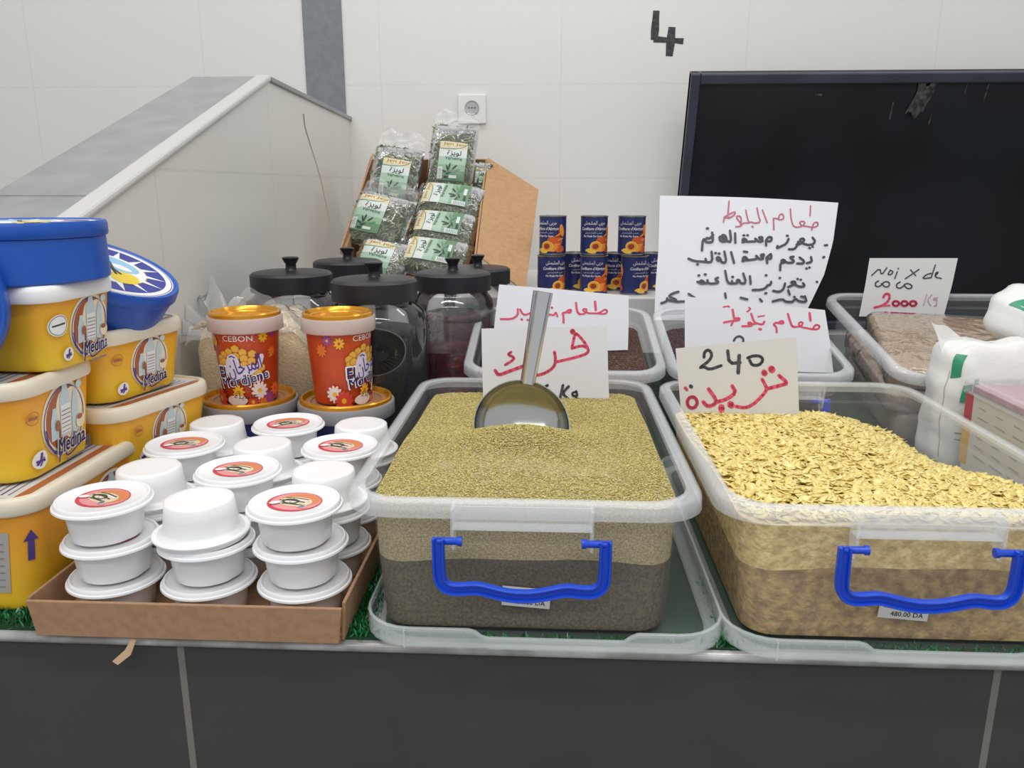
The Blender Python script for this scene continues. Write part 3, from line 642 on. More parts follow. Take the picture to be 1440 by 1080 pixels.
B = [[(1280, 400), (1298, 398)], [(1185, 345), (1206, 370), (1190, 395), (1150, 400)], [(1160, 422), (1166, 423)], [(1184, 412), (1188, 413)], [(1150, 400), (1108, 390), (1084, 365), (1108, 350), (1125, 366), (1090, 395), (1062, 400)], [(1075, 378), (1066, 410), (1045, 435), (1004, 435)], [(988, 335), (996, 335)], [(1002, 358), (985, 395), (945, 414), (912, 430), (918, 412)],
     [(872, 350), (850, 345), (828, 375), (865, 380), (876, 358), (865, 348)], [(830, 375), (832, 410)], [(800, 372), (805, 345), (770, 352), (815, 376), (775, 385), (745, 352), (765, 380), (690, 382)], [(690, 382), (652, 376), (665, 355), (692, 376), (655, 386)], [(662, 335), (668, 335)], [(690, 334), (696, 335)],
     [(600, 320), (602, 390)], [(562, 300), (572, 384), (540, 378)], [(540, 378), (512, 350), (482, 340), (490, 380), (540, 380), (530, 335), (500, 330), (510, 372)], [(430, 312), (438, 380), (410, 386)], [(390, 282), (400, 281)], [(438, 330), (410, 360), (385, 350), (380, 384), (415, 386)], [(385, 380), (362, 355), (354, 445)],
     [(1268, 490), (1276, 487)], [(1174, 490), (1182, 525), (1142, 536)], [(1138, 575), (1142, 576)], [(1160, 568), (1164, 568)], [(1086, 495), (1122, 520), (1116, 540), (1068, 540)], [(1040, 490), (1008, 496), (1046, 520), (1030, 536), (985, 536), (964, 510), (942, 526), (976, 536), (940, 536), (938, 592)],
     [(866, 474), (832, 500), (866, 512), (872, 488), (866, 474)], [(834, 500), (840, 540)], [(800, 508), (820, 474), (785, 482), (815, 506), (780, 515), (752, 480), (770, 510), (700, 520)], [(700, 520), (652, 515), (670, 490), (696, 516), (654, 526)], [(665, 456), (690, 460)],
     [(570, 460), (592, 540)], [(520, 455), (536, 535), (500, 540), (488, 500), (464, 496), (466, 522), (492, 520)], [(452, 466), (458, 466)], [(478, 470), (484, 470)], [(425, 456), (432, 530), (390, 536), (380, 508)], [(388, 532), (370, 530), (300, 525), (254, 505)], [(318, 548), (324, 549)],
     [(1220, 672), (1224, 674)], [(1114, 685), (1130, 706), (1090, 715), (1040, 690), (1018, 680), (1048, 672), (1060, 690), (1000, 716)], [(1070, 655), (1074, 655)], [(1094, 660), (1098, 660)], [(976, 690), (966, 730), (935, 755), (886, 746)], [(934, 650), (938, 650)], [(870, 680), (866, 702), (840, 706), (834, 722), (800, 740), (730, 742)], [(826, 765), (834, 764)], [(828, 632), (834, 632)],
     [(710, 640), (715, 696)], [(660, 620), (682, 690), (640, 696), (630, 665), (610, 670), (620, 692), (580, 695), (576, 675)], [(578, 645), (584, 645)], [(526, 600), (542, 690), (580, 695)], [(472, 650), (448, 662), (482, 686), (430, 696), (398, 690), (394, 668)], [(398, 690), (330, 692), (350, 665), (376, 690), (320, 680)], [(328, 632), (334, 632)], [(374, 625), (382, 625)],
     [(180, 752), (132, 765), (105, 788), (160, 808), (165, 826), (100, 812)], [(165, 826), (228, 825)], [(96, 800), (92, 824), (52, 836)], [(1130, 782), (1146, 825), (1082, 820), (1060, 800), (1032, 826)], [(1000, 740), (1012, 772)], [(882, 825), (958, 805), (980, 826), (1030, 826)], [(525, 768), (530, 800)], [(1100, 785), (1120, 788)], [(1046, 788), (1052, 790)], [(785, 810), (800, 826)], [(640, 800), (690, 812)], [(255, 770), (300, 800)]]
S1 += [(p, 14, bk) for p in B]
sign('paper_sign', 'large white paper sign with one red and four black lines before the black panel', (1040, 440), 1.80, R(16), R(-5), [(928, 275), (926, 350), (922, 400), (920, 450)], [(1179, 285), (1172, 340), (1160, 385), (1146, 415), (1126, 455)], (920, 270), 5.333, S1, paper_m, curl=lambda u, v: 0.012 * math.sin(PI * u) - 0.02 * max(0, u - 0.6) * v)
pw = marker_black
S6 = [(p, 15, pw) for p in ([(200, 310), (310, 208), (328, 312), (405, 208)], [(450, 240), (414, 300), (460, 302), (492, 260), (450, 240)], [(545, 262), (510, 350)], [(556, 220), (560, 216)], [(724, 236), (792, 312)], [(836, 230), (652, 356)], [(1058, 170), (1000, 342)], [(1000, 282), (930, 302), (880, 356), (992, 342)], [(1058, 310), (1102, 270), (1068, 266), (1050, 335), (1136, 350)],
      [(290, 386), (246, 410), (252, 462), (312, 460), (370, 392), (436, 400), (438, 455), (382, 472), (330, 420)], [(582, 400), (530, 430), (540, 482), (600, 482), (660, 412), (742, 440), (738, 482), (682, 492), (640, 450)])]
S6 += [([(355, 605), (382, 556), (440, 562), (436, 640), (360, 712), (235, 745)], 26, rd), ([(340, 720), (440, 716)], 20, rd)] + [(ring(x, 690, 44, 33, 12), 26, rd) for x in (524, 640, 756)] + [(p, 10, marker_lilac) for p in ([(942, 560), (895, 722)], [(1012, 570), (945, 645), (995, 722)], [(1090, 610), (1030, 620), (1040, 650), (1078, 625), (1072, 722), (1040, 724)])]
sign('paper_sign', 'small paper sign reading noix de coco and 2000 in red before the black panel', (1270, 432), 1.86, R(12), R(-3), [(1223, 363), (1217, 400), (1208, 445)], [(1347, 363), (1339, 400), (1327, 445)], (1205, 355), 9.6, S6, paper_warm)

# price stickers on the bins (parts of the bins)
def sticker(bn, hy, h, u, z, rot, t1, t2):
    b = MB(); slope = 0.0115 / (h * 0.8 - 0.01); T = Matrix.Translation((u, 0, z)) @ Matrix.Rotation(rot, 4, 'Y')
    def f(x, y, hh):
        p = T @ Vector((x, 0, y)); yy = -(hy - 0.0245 + 0.0005 * (p.z - 0.010) / (h * 0.8 - 0.010)) - 0.0012 - hh
        return (p.x, yy, p.z)
    a = Art(b, f); a.rect(-0.027, -0.012, 0.027, 0.012, mat('price_sticker', (214, 212, 206), 0.5)); a.text(t1, 0.004, -0.006, 0.0056, black_ink, bold=0.02)
    if t2: a.rect(-0.022, 0.0005, 0.024, 0.004, mat('faint_print', (150, 148, 146), 0.5)); a.rect(-0.020, 0.0062, 0.022, 0.0095, mat('faint_print', (150, 148, 146), 0.5))
    b.build('price_sticker', bn, 0, recalc=False)
sticker(BC, 0.2865, 0.166, 0.004, 0.0445, R(4), '480.00 DA', True)
sticker(BR, 0.2865, 0.166, -0.004, 0.0415, R(4), '480.00 DA', True)

# ------------------------------------------------------------------ ladle
steel = mat('polished_steel', (196, 196, 190), 0.14, metal=1.0); steel_h = mat('steel_handle', (214, 214, 212), 0.16, metal=1.0)
ap = aty(734, 598, 1.050)
ld = thing('ladle', 'polished steel ladle standing upright with its bowl half buried in the green grain', 'ladle', ap, (R(-4), R(9.5), R(3)))
b = MB(); RB_ = 0.0655
M = Matrix.Rotation(R(60), 4, 'X')      # open side towards the viewer
prof = [(RB_ * math.sin(a), -RB_ * 0.62 * math.cos(a) + 0.0) for a in np.linspace(0.02, PI / 2, 14)] + [(RB_ + 0.0012, 0.0006), (RB_ + 0.0008, -0.002)] + [((RB_ + 0.0008) * math.sin(a), -(RB_ + 0.001) * 0.635 * math.cos(a) - 0.0008) for a in np.linspace(PI / 2 - 0.06, 0.02, 12)]
b.lathe(prof, steel, 48, M); b.build('bowl', ld, 50)
b = MB(); hl = []
for t in np.linspace(0, 1, 12):
    w = 0.0105 + 0.0035 * t; d = 0.0075 + 0.001 * t
    z = RB_ * 0.87 - 0.004 + t * 0.130; y = 0.032 + 0.004 * t
    sec = [(-1, 0.5), (-0.95, -0.6), (-0.7, -1.0), (-0.45, -0.55), (0, -0.4), (0.45, -0.55), (0.7, -1.0), (0.95, -0.6), (1, 0.5), (0.5, 1), (-0.5, 1)]
    hl.append([(w * a, y + d * c, z) for a, c in sec])
b.loft(hl, steel_h, True, True); b.build('handle', ld, 50)

# ------------------------------------------------------------------ white cups in a cardboard tray
cup_m = mat('white_cup_plastic', (240, 240, 240), 0.25, sss=0.05); lid_white = mat('white_lid_plastic', (242, 243, 244), 0.3)
s_red = mat('sticker_red', (206, 62, 78), 0.35); s_pink = mat('sticker_pink', (226, 150, 150), 0.35); s_cream = mat('sticker_cream', (224, 206, 176), 0.35); s_green = mat('sticker_dark_green', (58, 72, 58), 0.4); s_orange = mat('sticker_orange', (214, 132, 84), 0.35)
CR = 0.0515; CH = 0.0485
def make_cup(label):
    t = thing('lidded_cup', label, 'cup', (0, 0, 0), (0, 0, 0), 'white lidded cups in the cardboard tray')
    b = MB()
    fl = lambda i, a: 1 - (0.030 if 1 <= i <= 5 else 0.0) * (max(0, math.cos(3 * a)) ** 6)
    b.lathe([(0.0005, 0.0004), (0.030, 0.0003), (0.0345, 0.0), (0.0368, 0.002), (0.0385, 0.018), (0.0405, 0.034), (0.0415, 0.038), (0.0455, 0.0395), (0.0462, 0.0405)], cup_m, 48, cap0=True, flute=fl); b.build('cup_body', t, 60)
    b = MB(); b.lathe([(0.0455, 0.0400), (CR - 0.001, 0.0398), (CR, 0.0410), (CR - 0.0004, 0.0432), (0.0492, 0.0440), (0.0490, 0.0465), (0.0478, CH), (0.0462, CH), (0.0448, 0.0468), (0.0436, 0.0460), (0.0005, 0.0460)], lid_white, 56)
    l = b.build('lid', t, 40)
    b = MB(); a = Art(b, lambda u, v, h: (u, v, 0.0460 + h), 0.0003, 0.0001)
    a.ell(0, 0, 0.030, 0.0265, s_red, n=32); a.ell(0.001, 0.001, 0.0275, 0.0235, s_pink, n=28); a.ell(0.004, 0.006, 0.022, 0.0165, s_orange, n=24); a.ell(0.001, 0.0, 0.019, 0.0125, s_cream, n=24)
    for k in range(5): a.stroke([(-0.014 + 0.004 * math.sin(k * 2.1), 0.008 - 0.004 * k), (-0.004, 0.0095 - 0.004 * k + 0.001 * math.sin(k)), (0.012 + 0.003 * math.sin(k * 1.7), 0.0078 - 0.004 * k)], 0.0019, s_green if k % 2 == 0 else white_ink)
    a.ell(-0.004, -0.001, 0.010, 0.0065, s_green, n=16, r0=0.72); a.rect(0.010, -0.015, 0.019, -0.009, white_ink)
    for k in range(6): a.rect(0.0108 + k * 0.0013, -0.0145, 0.0114 + k * 0.0013, -0.0095, black_ink)
    a.ell(-0.018, -0.010, 0.006, 0.004, white_ink, rot=0.6, n=12)
    b.build('sticker', l, 0, recalc=False)
    return t
tr = thing('cardboard_tray', 'low brown cardboard tray holding the white lidded cups', 'tray', (-0.407, 1.005, 0.0045))
kraft = mat('brown_cardboard', (176, 138, 106), 0.8, noise=((166, 128, 96), 90, 4)); kraft_in = mat('cardboard_cut_edge', (196, 164, 132), 0.85)
TX, TY0, TY1, TH = 0.174, -0.2185, 0.206, 0.046
b = MB(); b.box((-TX, TY0, 0), (TX, TY1, 0.003), kraft); b.build('tray_base', tr, 0)
def flap(name, quad, th, m):
    bb = MB(); n = (Vector(quad[1]) - Vector(quad[0])).cross(Vector(quad[3]) - Vector(quad[0])).normalized() * th
    bb.add(list(quad) + [tuple(Vector(q) + n) for q in quad], [(0, 3, 2, 1), (4, 5, 6, 7), (0, 1, 5, 4), (1, 2, 6, 5), (2, 3, 7, 6), (3, 0, 4, 7)], m)
    return bb
bevel(flap('f', [(-TX, TY0, 0), (TX, TY0, 0), (TX + 0.006, TY0 - 0.004, TH), (-TX - 0.004, TY0 - 0.004, TH)], 0.004, kraft).build('tray_side', tr, 0), 0.0012)
bevel(flap('f', [(TX, TY0 + 0.0045, 0), (TX, TY1, 0), (TX + 0.003, TY1, TH), (TX + 0.005, TY0, TH + 0.004)], 0.004, kraft).build('tray_side', tr, 0), 0.0012)
bevel(flap('f', [(TX, TY1, 0), (-TX, TY1, 0), (-TX, TY1 + 0.004, TH), (TX, TY1 + 0.004, TH)], 0.004, kraft).build('tray_side', tr, 0), 0.0012)
bevel(flap('f', [(-TX, TY1, 0), (-TX, TY0 + 0.0045, 0), (-TX - 0.004, TY0, TH), (-TX - 0.004, TY1, TH)], 0.004, kraft).build('tray_side', tr, 0), 0.0012)
tear = MB(); q = [aty(185, 898, 0.785), aty(176, 914, 0.783), aty(158, 930, 0.779), aty(166, 935, 0.778), aty(184, 921, 0.781), aty(192, 899, 0.785)]
tear.add([tuple(p - Vector((-0.407, 1.005, 0.0045))) for p in q], [(0, 1, 4, 5), (1, 2, 3, 4)], kraft_in); solidify(tear.build('torn_strip', tr, 0), 0.0012)
proto = None; ZT = 0.0080
rows = [(0.8455, 'front row'), (0.948, 'second row'), (1.0505, 'third row'), (1.153, 'back row')]
cols = [(-0.519, 'left'), (-0.406, 'middle'), (-0.292, 'right')]
lev = ['bottom', 'middle', 'top']
for ri, (ry, rn) in enumerate(rows):
    for ci, (cx, cn) in enumerate(cols):
        for k in range(3):
            inv = k == 2 and (ri + ci) % 2 == 1
            if ri in (1, 2) and k == 0 and ci == 1: pass
            jx, jy = random.uniform(-0.002, 0.002) + (0.004 if k < 2 and ri == 0 else 0), random.uniform(-0.0015, 0.0015)
            lb = f'white cup {"upside down" if inv else "lid up"} at the {lev[k]} of the {cn} stack in the {rn}'
            z = ZT + k * (CH * 0.975 + 0.0001)
            loc = (cx + jx + 0.004 * (ri % 2), ry + jy, z + (CH * 0.975 if inv else 0)); rot = (PI if inv else 0, 0, random.uniform(-0.5, 0.5) + (PI if inv else 0))
            if proto is None: proto = make_cup(lb); proto.scale = (1.065, 1.065, 0.975); proto.location = loc; proto.rotation_euler = rot
            else: dup(proto, loc, rot, lb)

# ------------------------------------------------------------------ margarine tubs
def zramp(name, c0, c1, z0, z1, rough=0.35):
    m = bpy.data.materials.new(name); m.use_nodes = True; nt = m.node_tree; b = nt.nodes['Principled BSDF']; L = nt.links.new
    tc = nt.nodes.new('ShaderNodeTexCoord'); s = nt.nodes.new('ShaderNodeSeparateXYZ'); r = nt.nodes.new('ShaderNodeMapRange'); x = nt.nodes.new('ShaderNodeMix'); x.data_type = 'RGBA'
    L(tc.outputs['Object'], s.inputs[0]); L(s.outputs['Z'], r.inputs['Value']); r.inputs['From Min'].default_value = z0; r.inputs['From Max'].default_value = z1
    x.inputs['A'].default_value = (*lin(c0), 1); x.inputs['B'].default_value = (*lin(c1), 1); L(r.outputs['Result'], x.inputs['Factor']); L(x.outputs['Result'], b.inputs['Base Color']); b.inputs['Roughness'].default_value = rough
    return m
tub_print = zramp('yellow_orange_print', (236, 194, 44), (238, 164, 52), 0.01, 0.10)
tub_lid = mat('cream_tub_lid', (226, 217, 196), 0.3, sss=0.1); tub_lid_white = mat('white_tub_lid', (236, 236, 234), 0.3)
medina = mat('purple_lettering', (78, 62, 138), 0.4); p_brown = mat('print_brown', (168, 98, 62), 0.4); p_cream = mat('print_cream', (240, 224, 190), 0.4); p_blue = mat('print_pale_blue', (196, 214, 220), 0.4)
p_grey = mat('print_grey', (176, 170, 164), 0.45); p_lines = mat('print_grey_lines', (126, 124, 140), 0.45)
def medina_art(a, cu, cv, s):
    """round picture of milk bottles over the brand lettering; s = radius"""
    E = lambda x, y, rx, ry, m, **k: a.ell(cu + x * s, cv + y * s, rx * s, ry * s, m, **k)
    Rr = lambda x0, y0, x1, y1, m: a.rect(cu + x0 * s, cv + y0 * s, cu + x1 * s, cv + y1 * s, m)
    St = lambda p, w, m: a.stroke([(cu + x * s, cv + y * s) for x, y in p], w * s, m)
    E(0, 0.02, 1.06, 1.06, p_cream, n=32); E(0, 0, 0.97, 0.98, medina, n=36, r0=0.955); E(0, 0.04, 0.86, 0.9, p_brown, n=28)
    E(0.35, 0.1, 0.5, 0.75, p_cream, n=20); E(-0.05, 0.3, 0.34, 0.55, p_cream, n=20)
    for bx, w, top in ((-0.48, 0.17, 0.42), (0.02, 0.24, 0.98), (0.50, 0.16, 0.74)):
        Rr(bx - w, -0.5, bx + w, top - 0.35, p_blue); a.poly([(cu + x * s, cv + y * s) for x, y in ((bx - w, top - 0.35), (bx + w, top - 0.35), (bx + w * 0.5, top - 0.08), (bx + w * 0.5, top), (bx - w * 0.5, top), (bx - w * 0.5, top - 0.08))], p_blue)
    Rr(-0.20, -0.42, 0.26, 0.42, white_ink)
    for k in range(6): Rr(-0.18, -0.36 + 0.12 * k, 0.24, -0.335 + 0.12 * k, p_lines)
    E(0.72, -0.25, 0.22, 0.2, p_cream, n=14); E(0.68, -0.12, 0.14, 0.08, p_brown, n=12); E(-0.38, -0.1, 0.10, 0.16, p_brown, n=12); E(0.66, 0.86, 0.14, 0.12, p_blue, n=10)
    St([(-0.95, -0.1), (-0.86, -0.5), (-0.6, -0.82), (-0.3, -0.95)], 0.07, medina)
    a.text('Medina', cu + 0.22 * s, cv - 0.70 * s, 0.46 * s, white_ink, bold=0.07, shear=0.15, wide=1.36 * s, rot=0.04)
    a.text('Medina', cu + 0.22 * s, cv - 0.70 * s, 0.44 * s, medina, bold=0.015, shear=0.15, wide=1.30 * s, rot=0.04)
    St([(-0.36, -0.9), (-0.42, -1.12)], 0.07, medina); St(chaikin([(-0.1, -0.98), (-0.05, -1.08), (0.2, -1.06), (0.6, -0.9), (0.9, -0.86)]), 0.05, medina)
    Rr(-0.1, -1.22, 0.80, -1.17, p_lines)
def badge(a, u, v, r, m):
    a.ell(u, v, r, r, white_ink, n=18); a.stroke([(u - r * 0.4, v - r * 0.4), (u, v), (u + r * 0.1, v + r * 0.6)], r * 0.35, m); a.stroke([(u - r * 0.5, v - r * 0.1), (u + r * 0.5, v - r * 0.2)], r * 0.28, m); a.stroke([(u - r * 0.1, v - r * 0.6), (u + r * 0.4, v + r * 0.1)], r * 0.22, m)
def make_tub(label, loc, rz, hx, hy, h, style, lid_mat=tub_lid, r=0.032, group='yellow margarine tubs stacked on the left'):
    t = thing('margarine_tub', label, 'tub', loc, (0, 0, rz), group)
    tb = h - 0.020; fl = 0.010
    Hx = lambda z: hx - 0.006 - fl + fl * z / tb
    Hy = lambda z: hy - 0.006 - fl + fl * z / tb
    b = MB(); zz = [0.0, 0.0012, 0.004] + list(np.linspace(0.012, tb, 6))
    b.loft([rrect(Hx(z) - (0.003 if z < 0.001 else 0.001 if z < 0.003 else 0), Hy(z) - (0.003 if z < 0.001 else 0.001 if z < 0.003 else 0), r, z) for z in zz], tub_print, cap0=True)
    def f(u, v, hh):
        X, Y = Hx(v), Hy(v); k = X - r; q = abs(u)
        if q <= k: return (u, -Y - hh, v)
        ang = (q - k) / r
        if ang < PI / 2: return (math.copysign(k + (r + hh) * math.sin(ang), u), -(Y - r) - (r + hh) * math.cos(ang), v)
        q2 = q - k - r * PI / 2
        return (math.copysign(X + hh, u), -(Y - r) + q2, v)
    a = Art(b, f, 0.0005, 0.00012)
    if style == 'side':
        medina_art(a, 0.006, tb * 0.56, tb * 0.43); badge(a, -0.050, tb * 0.22, tb * 0.11, medina); a.ell(-0.060, tb * 0.74, 0.0085, 0.0085, p_brown, r0=0.9, n=20); a.rect(-0.066, tb * 0.74 - 0.002, -0.054, tb * 0.74 + 0.002, p_brown)
        k = hx - 0.012 + r * 0.5; a.rect(-k - 0.052, tb * 0.18, -k - 0.012, tb * 0.80, p_grey, 8, 1)
        for j in range(9): a.rect(-k - 0.024 + 0.001 * j, tb * 0.22, -k - 0.0234 + 0.001 * j + 0.0003 * (j % 3), tb * 0.42, black_ink)
    if style == 'corner':
        medina_art(a, 0.012, tb * 0.54, tb * 0.44); a.ell(-0.050, tb * 0.66, 0.0125, 0.0135, white_ink, n=24);  a.ell(-0.050, tb * 0.66, 0.0112, 0.0122, s_green, n=24, r0=0.94); a.stroke([(-0.057, tb * 0.655), (-0.050, tb * 0.67), (-0.043, tb * 0.68)], 0.0022, s_green); badge(a, -0.036, tb * 0.22, 0.0085, medina)
        q = -(hx + r + 0.052); E = lambda x, y, rx, ry, m: a.ell(q + x, tb * y, rx, ry, m)
        E(0, 0.5, 0.022, 0.020, p_brown); a.rect(q - 0.012, tb * 0.36, q + 0.002, tb * 0.72, p_blue); a.rect(q + 0.004, tb * 0.36, q + 0.014, tb * 0.66, p_grey); a.rect(q - 0.02, tb * 0.28, q + 0.02, tb * 0.38, white_ink); a.stroke([(q - 0.018, tb * 0.30), (q, tb * 0.335), (q + 0.016, tb * 0.35)], 0.0022, medina)
        a.stroke([(q - 0.014, tb * 0.14), (q + 0.018, tb * 0.15)], 0.0012, p_lines)
    if style == 'low':
        a.rect(-0.195, tb * 0.20, -0.152, tb * 0.83, p_grey, 8, 1)
        for j in range(7): a.rect(-0.190, tb * (0.26 + 0.075 * j), -0.158, tb * (0.27 + 0.075 * j), p_lines, 4, 1)
        a.rect(-0.133, tb * 0.52, -0.126, tb * 0.72, medina); a.poly([(-0.1375, tb * 0.72), (-0.1215, tb * 0.72), (-0.1295, tb * 0.83)], medina)
        medina_art(a, 0.03, tb * 0.55, tb * 0.38)
    b.build('tub_body', t, 40)
    b = MB(); oh = 0.004; R2 = r + 0.008
    L = [rrect(hx - 0.006, hy - 0.006, r + 0.003, tb - 0.001), rrect(hx - 0.001, hy - 0.001, R2, tb - 0.0005), rrect(hx, hy, R2, tb + 0.002), rrect(hx, hy, R2, tb + 0.012), rrect(hx - 0.0015, hy - 0.0015, R2 - 0.001, h - 0.002), rrect(hx - 0.004, hy - 0.004, R2 - 0.003, h),
         rrect(hx - 0.009, hy - 0.009, R2 - 0.006, h), rrect(hx - 0.011, hy - 0.011, R2 - 0.008, h - 0.003)]
    b.loft(L, lid_mat, cap1=True)
    a = Art(b, lambda u, v, hh: (u, v, h - 0.003 + hh), 0.0003, 0.0001)
    X, Y = hx - 0.018, hy - 0.018
    a.rect(-X, -Y, X, Y, mat('lid_print_pale', (206, 206, 208), 0.4)); a.rect(-X, -Y, X, -Y + 0.012, p_brown); a.rect(-X, Y - 0.008, X, Y, p_brown)
    for k in range(7): a.stroke([(-X + 0.01, -Y + 0.022 + k * 0.009), (-X * 0.3, -Y + 0.025 + k * 0.009), (X - 0.012, -Y + 0.02 + k * 0.009)], 0.0022, medina if k % 2 else p_lines)
    b.build('lid', t, 40)
    return t
make_tub('large yellow margarine tub with cream lid at the foot of the left tower', (-0.672, 0.965, 0.0045), PI / 2, 0.148, 0.078, 0.147, 'low')
make_tub('yellow margarine tub with cream lid in the middle of the left tower', (-0.684, 0.945, 0.152), R(91), 0.092, 0.070, 0.126, 'side')
make_tub('yellow margarine tub with white lid on top of the left tower', (-0.672, 0.985, 0.2785), R(87), 0.078, 0.082, 0.107, 'corner', tub_lid_white, r=0.026)
make_tub('yellow margarine tub on top of the stack beside the couscous sack', (-0.648, 1.128, 0.2035), R(76.5), 0.095, 0.066, 0.104, 'side')
make_tub('margarine tub just under the tub beside the couscous sack', (-0.640, 1.135, 0.104), R(74), 0.108, 0.078, 0.099, 'side')
make_tub('margarine tub at the foot of the stack beside the couscous sack', (-0.655, 1.19, 0.0045), R(80), 0.080, 0.070, 0.099, 'side')

# ------------------------------------------------------------------ round blue cheese boxes
blue_box = mat('blue_box_plastic', (18, 82, 178), 0.35); blue_dk = mat('box_label_navy', (40, 52, 148), 0.35); sky_p = mat('print_sky_blue', (150, 196, 222), 0.4); sun_p = mat('print_sun_yellow', (240, 208, 52), 0.4); olive_p = mat('print_olive', (120, 128, 62), 0.5)
def make_box(label, M4, r, h, tp=0.84):
    t = thing('round_box', label, 'box', (0, 0, 0), (0, 0, 0), 'round blue boxes on the margarine tubs'); t.matrix_world = M4
    b = MB(); b.lathe([(0.0005, 0), (r * tp, 0), (r * (tp + 0.02), 0.002), (r * 0.965, h - 0.020), (r * 0.95, h - 0.019)], blue_box, 64); b.build('box_body', t, 40)
    b = MB(); b.lathe([(r * 0.95, h - 0.019), (r * 0.985, h - 0.019), (r, h - 0.017), (r, h - 0.004), (r * 0.985, h), (r * 0.95, h), (r * 0.93, h - 0.002), (0.0005, h - 0.002)], blue_box, 64)
    a = Art(b, lambda u, v, hh: (u, v, h - 0.002 + hh), 0.0003, 0.0001)
    a.ell(0, 0, r * 0.91, r * 0.91, white_ink, n=48); a.ell(0, 0, r * 0.895, r * 0.895, blue_dk, n=48, r0=0.985); a.ell(0, 0, r * 0.80, r * 0.80, blue_dk, n=48)
    a.ell(0, 0, r * 0.54, r * 0.54, olive_p, n=36); a.up()
    for k in range(14):
        t0 = 2 * PI * k / 14; a.put([(r * 0.80 * math.cos(t0), r * 0.80 * math.sin(t0)), (r * 0.52 * math.cos(t0 + 0.09), r * 0.52 * math.sin(t0 + 0.09)), (r * 0.52 * math.cos(t0 - 0.09), r * 0.52 * math.sin(t0 - 0.09))], [(0, 1, 2)], white_ink)
    a.ell(0, 0, r * 0.52, r * 0.52, white_ink, n=36); a.ell(-0.05 * r, 0.22 * r, r * 0.40, r * 0.24, sky_p, n=24); a.ell(0.10 * r, 0.18 * r, r * 0.16, r * 0.08, white_ink, n=16); a.ell(0.30 * r, -0.16 * r, r * 0.20, r * 0.22, sun_p, n=24)
    a.stroke([(-0.10 * r, 0.22 * r), (0.04 * r, 0.02 * r), (0.20 * r, -0.08 * r)], 0.05 * r, s_green); a.stroke([(0.0 * r, 0.05 * r), (0.16 * r, -0.14 * r)], 0.04 * r, black_ink)
    b.build('lid', t, 40)
    return t
def orient(p, nrm, spin=0.0):
    z = Vector(nrm).normalized(); x = Vector((1, 0, 0)); x = (x - z * x.dot(z)).normalized(); y = z.cross(x)
    return Matrix.Translation(p) @ Matrix((x, y, z)).transposed().to_4x4() @ Matrix.Rotation(spin, 4, 'Z')
make_box('blue round box lying flat on the white lidded tub atop the left tower', orient((-0.676, 0.990, 0.386), (0, 0, 1)), 0.1035, 0.073, 0.955)
n_ = Vector((0.427, -0.06, 0.90)).normalized(); fc = aty(154, 375, 1.12)
make_box('blue round box tilted to show its sun and sky lid, behind the left tower', orient(fc - n_ * 0.068, n_, 0.1), 0.097, 0.068)
n_ = Vector((0.30, -0.95, 0.08)).normalized(); make_box('blue round box standing on edge at the left edge of the photo', orient(Vector((-0.708, 0.858, 0.368)) - n_ * 0.03, n_, 0.2), 0.088, 0.048)

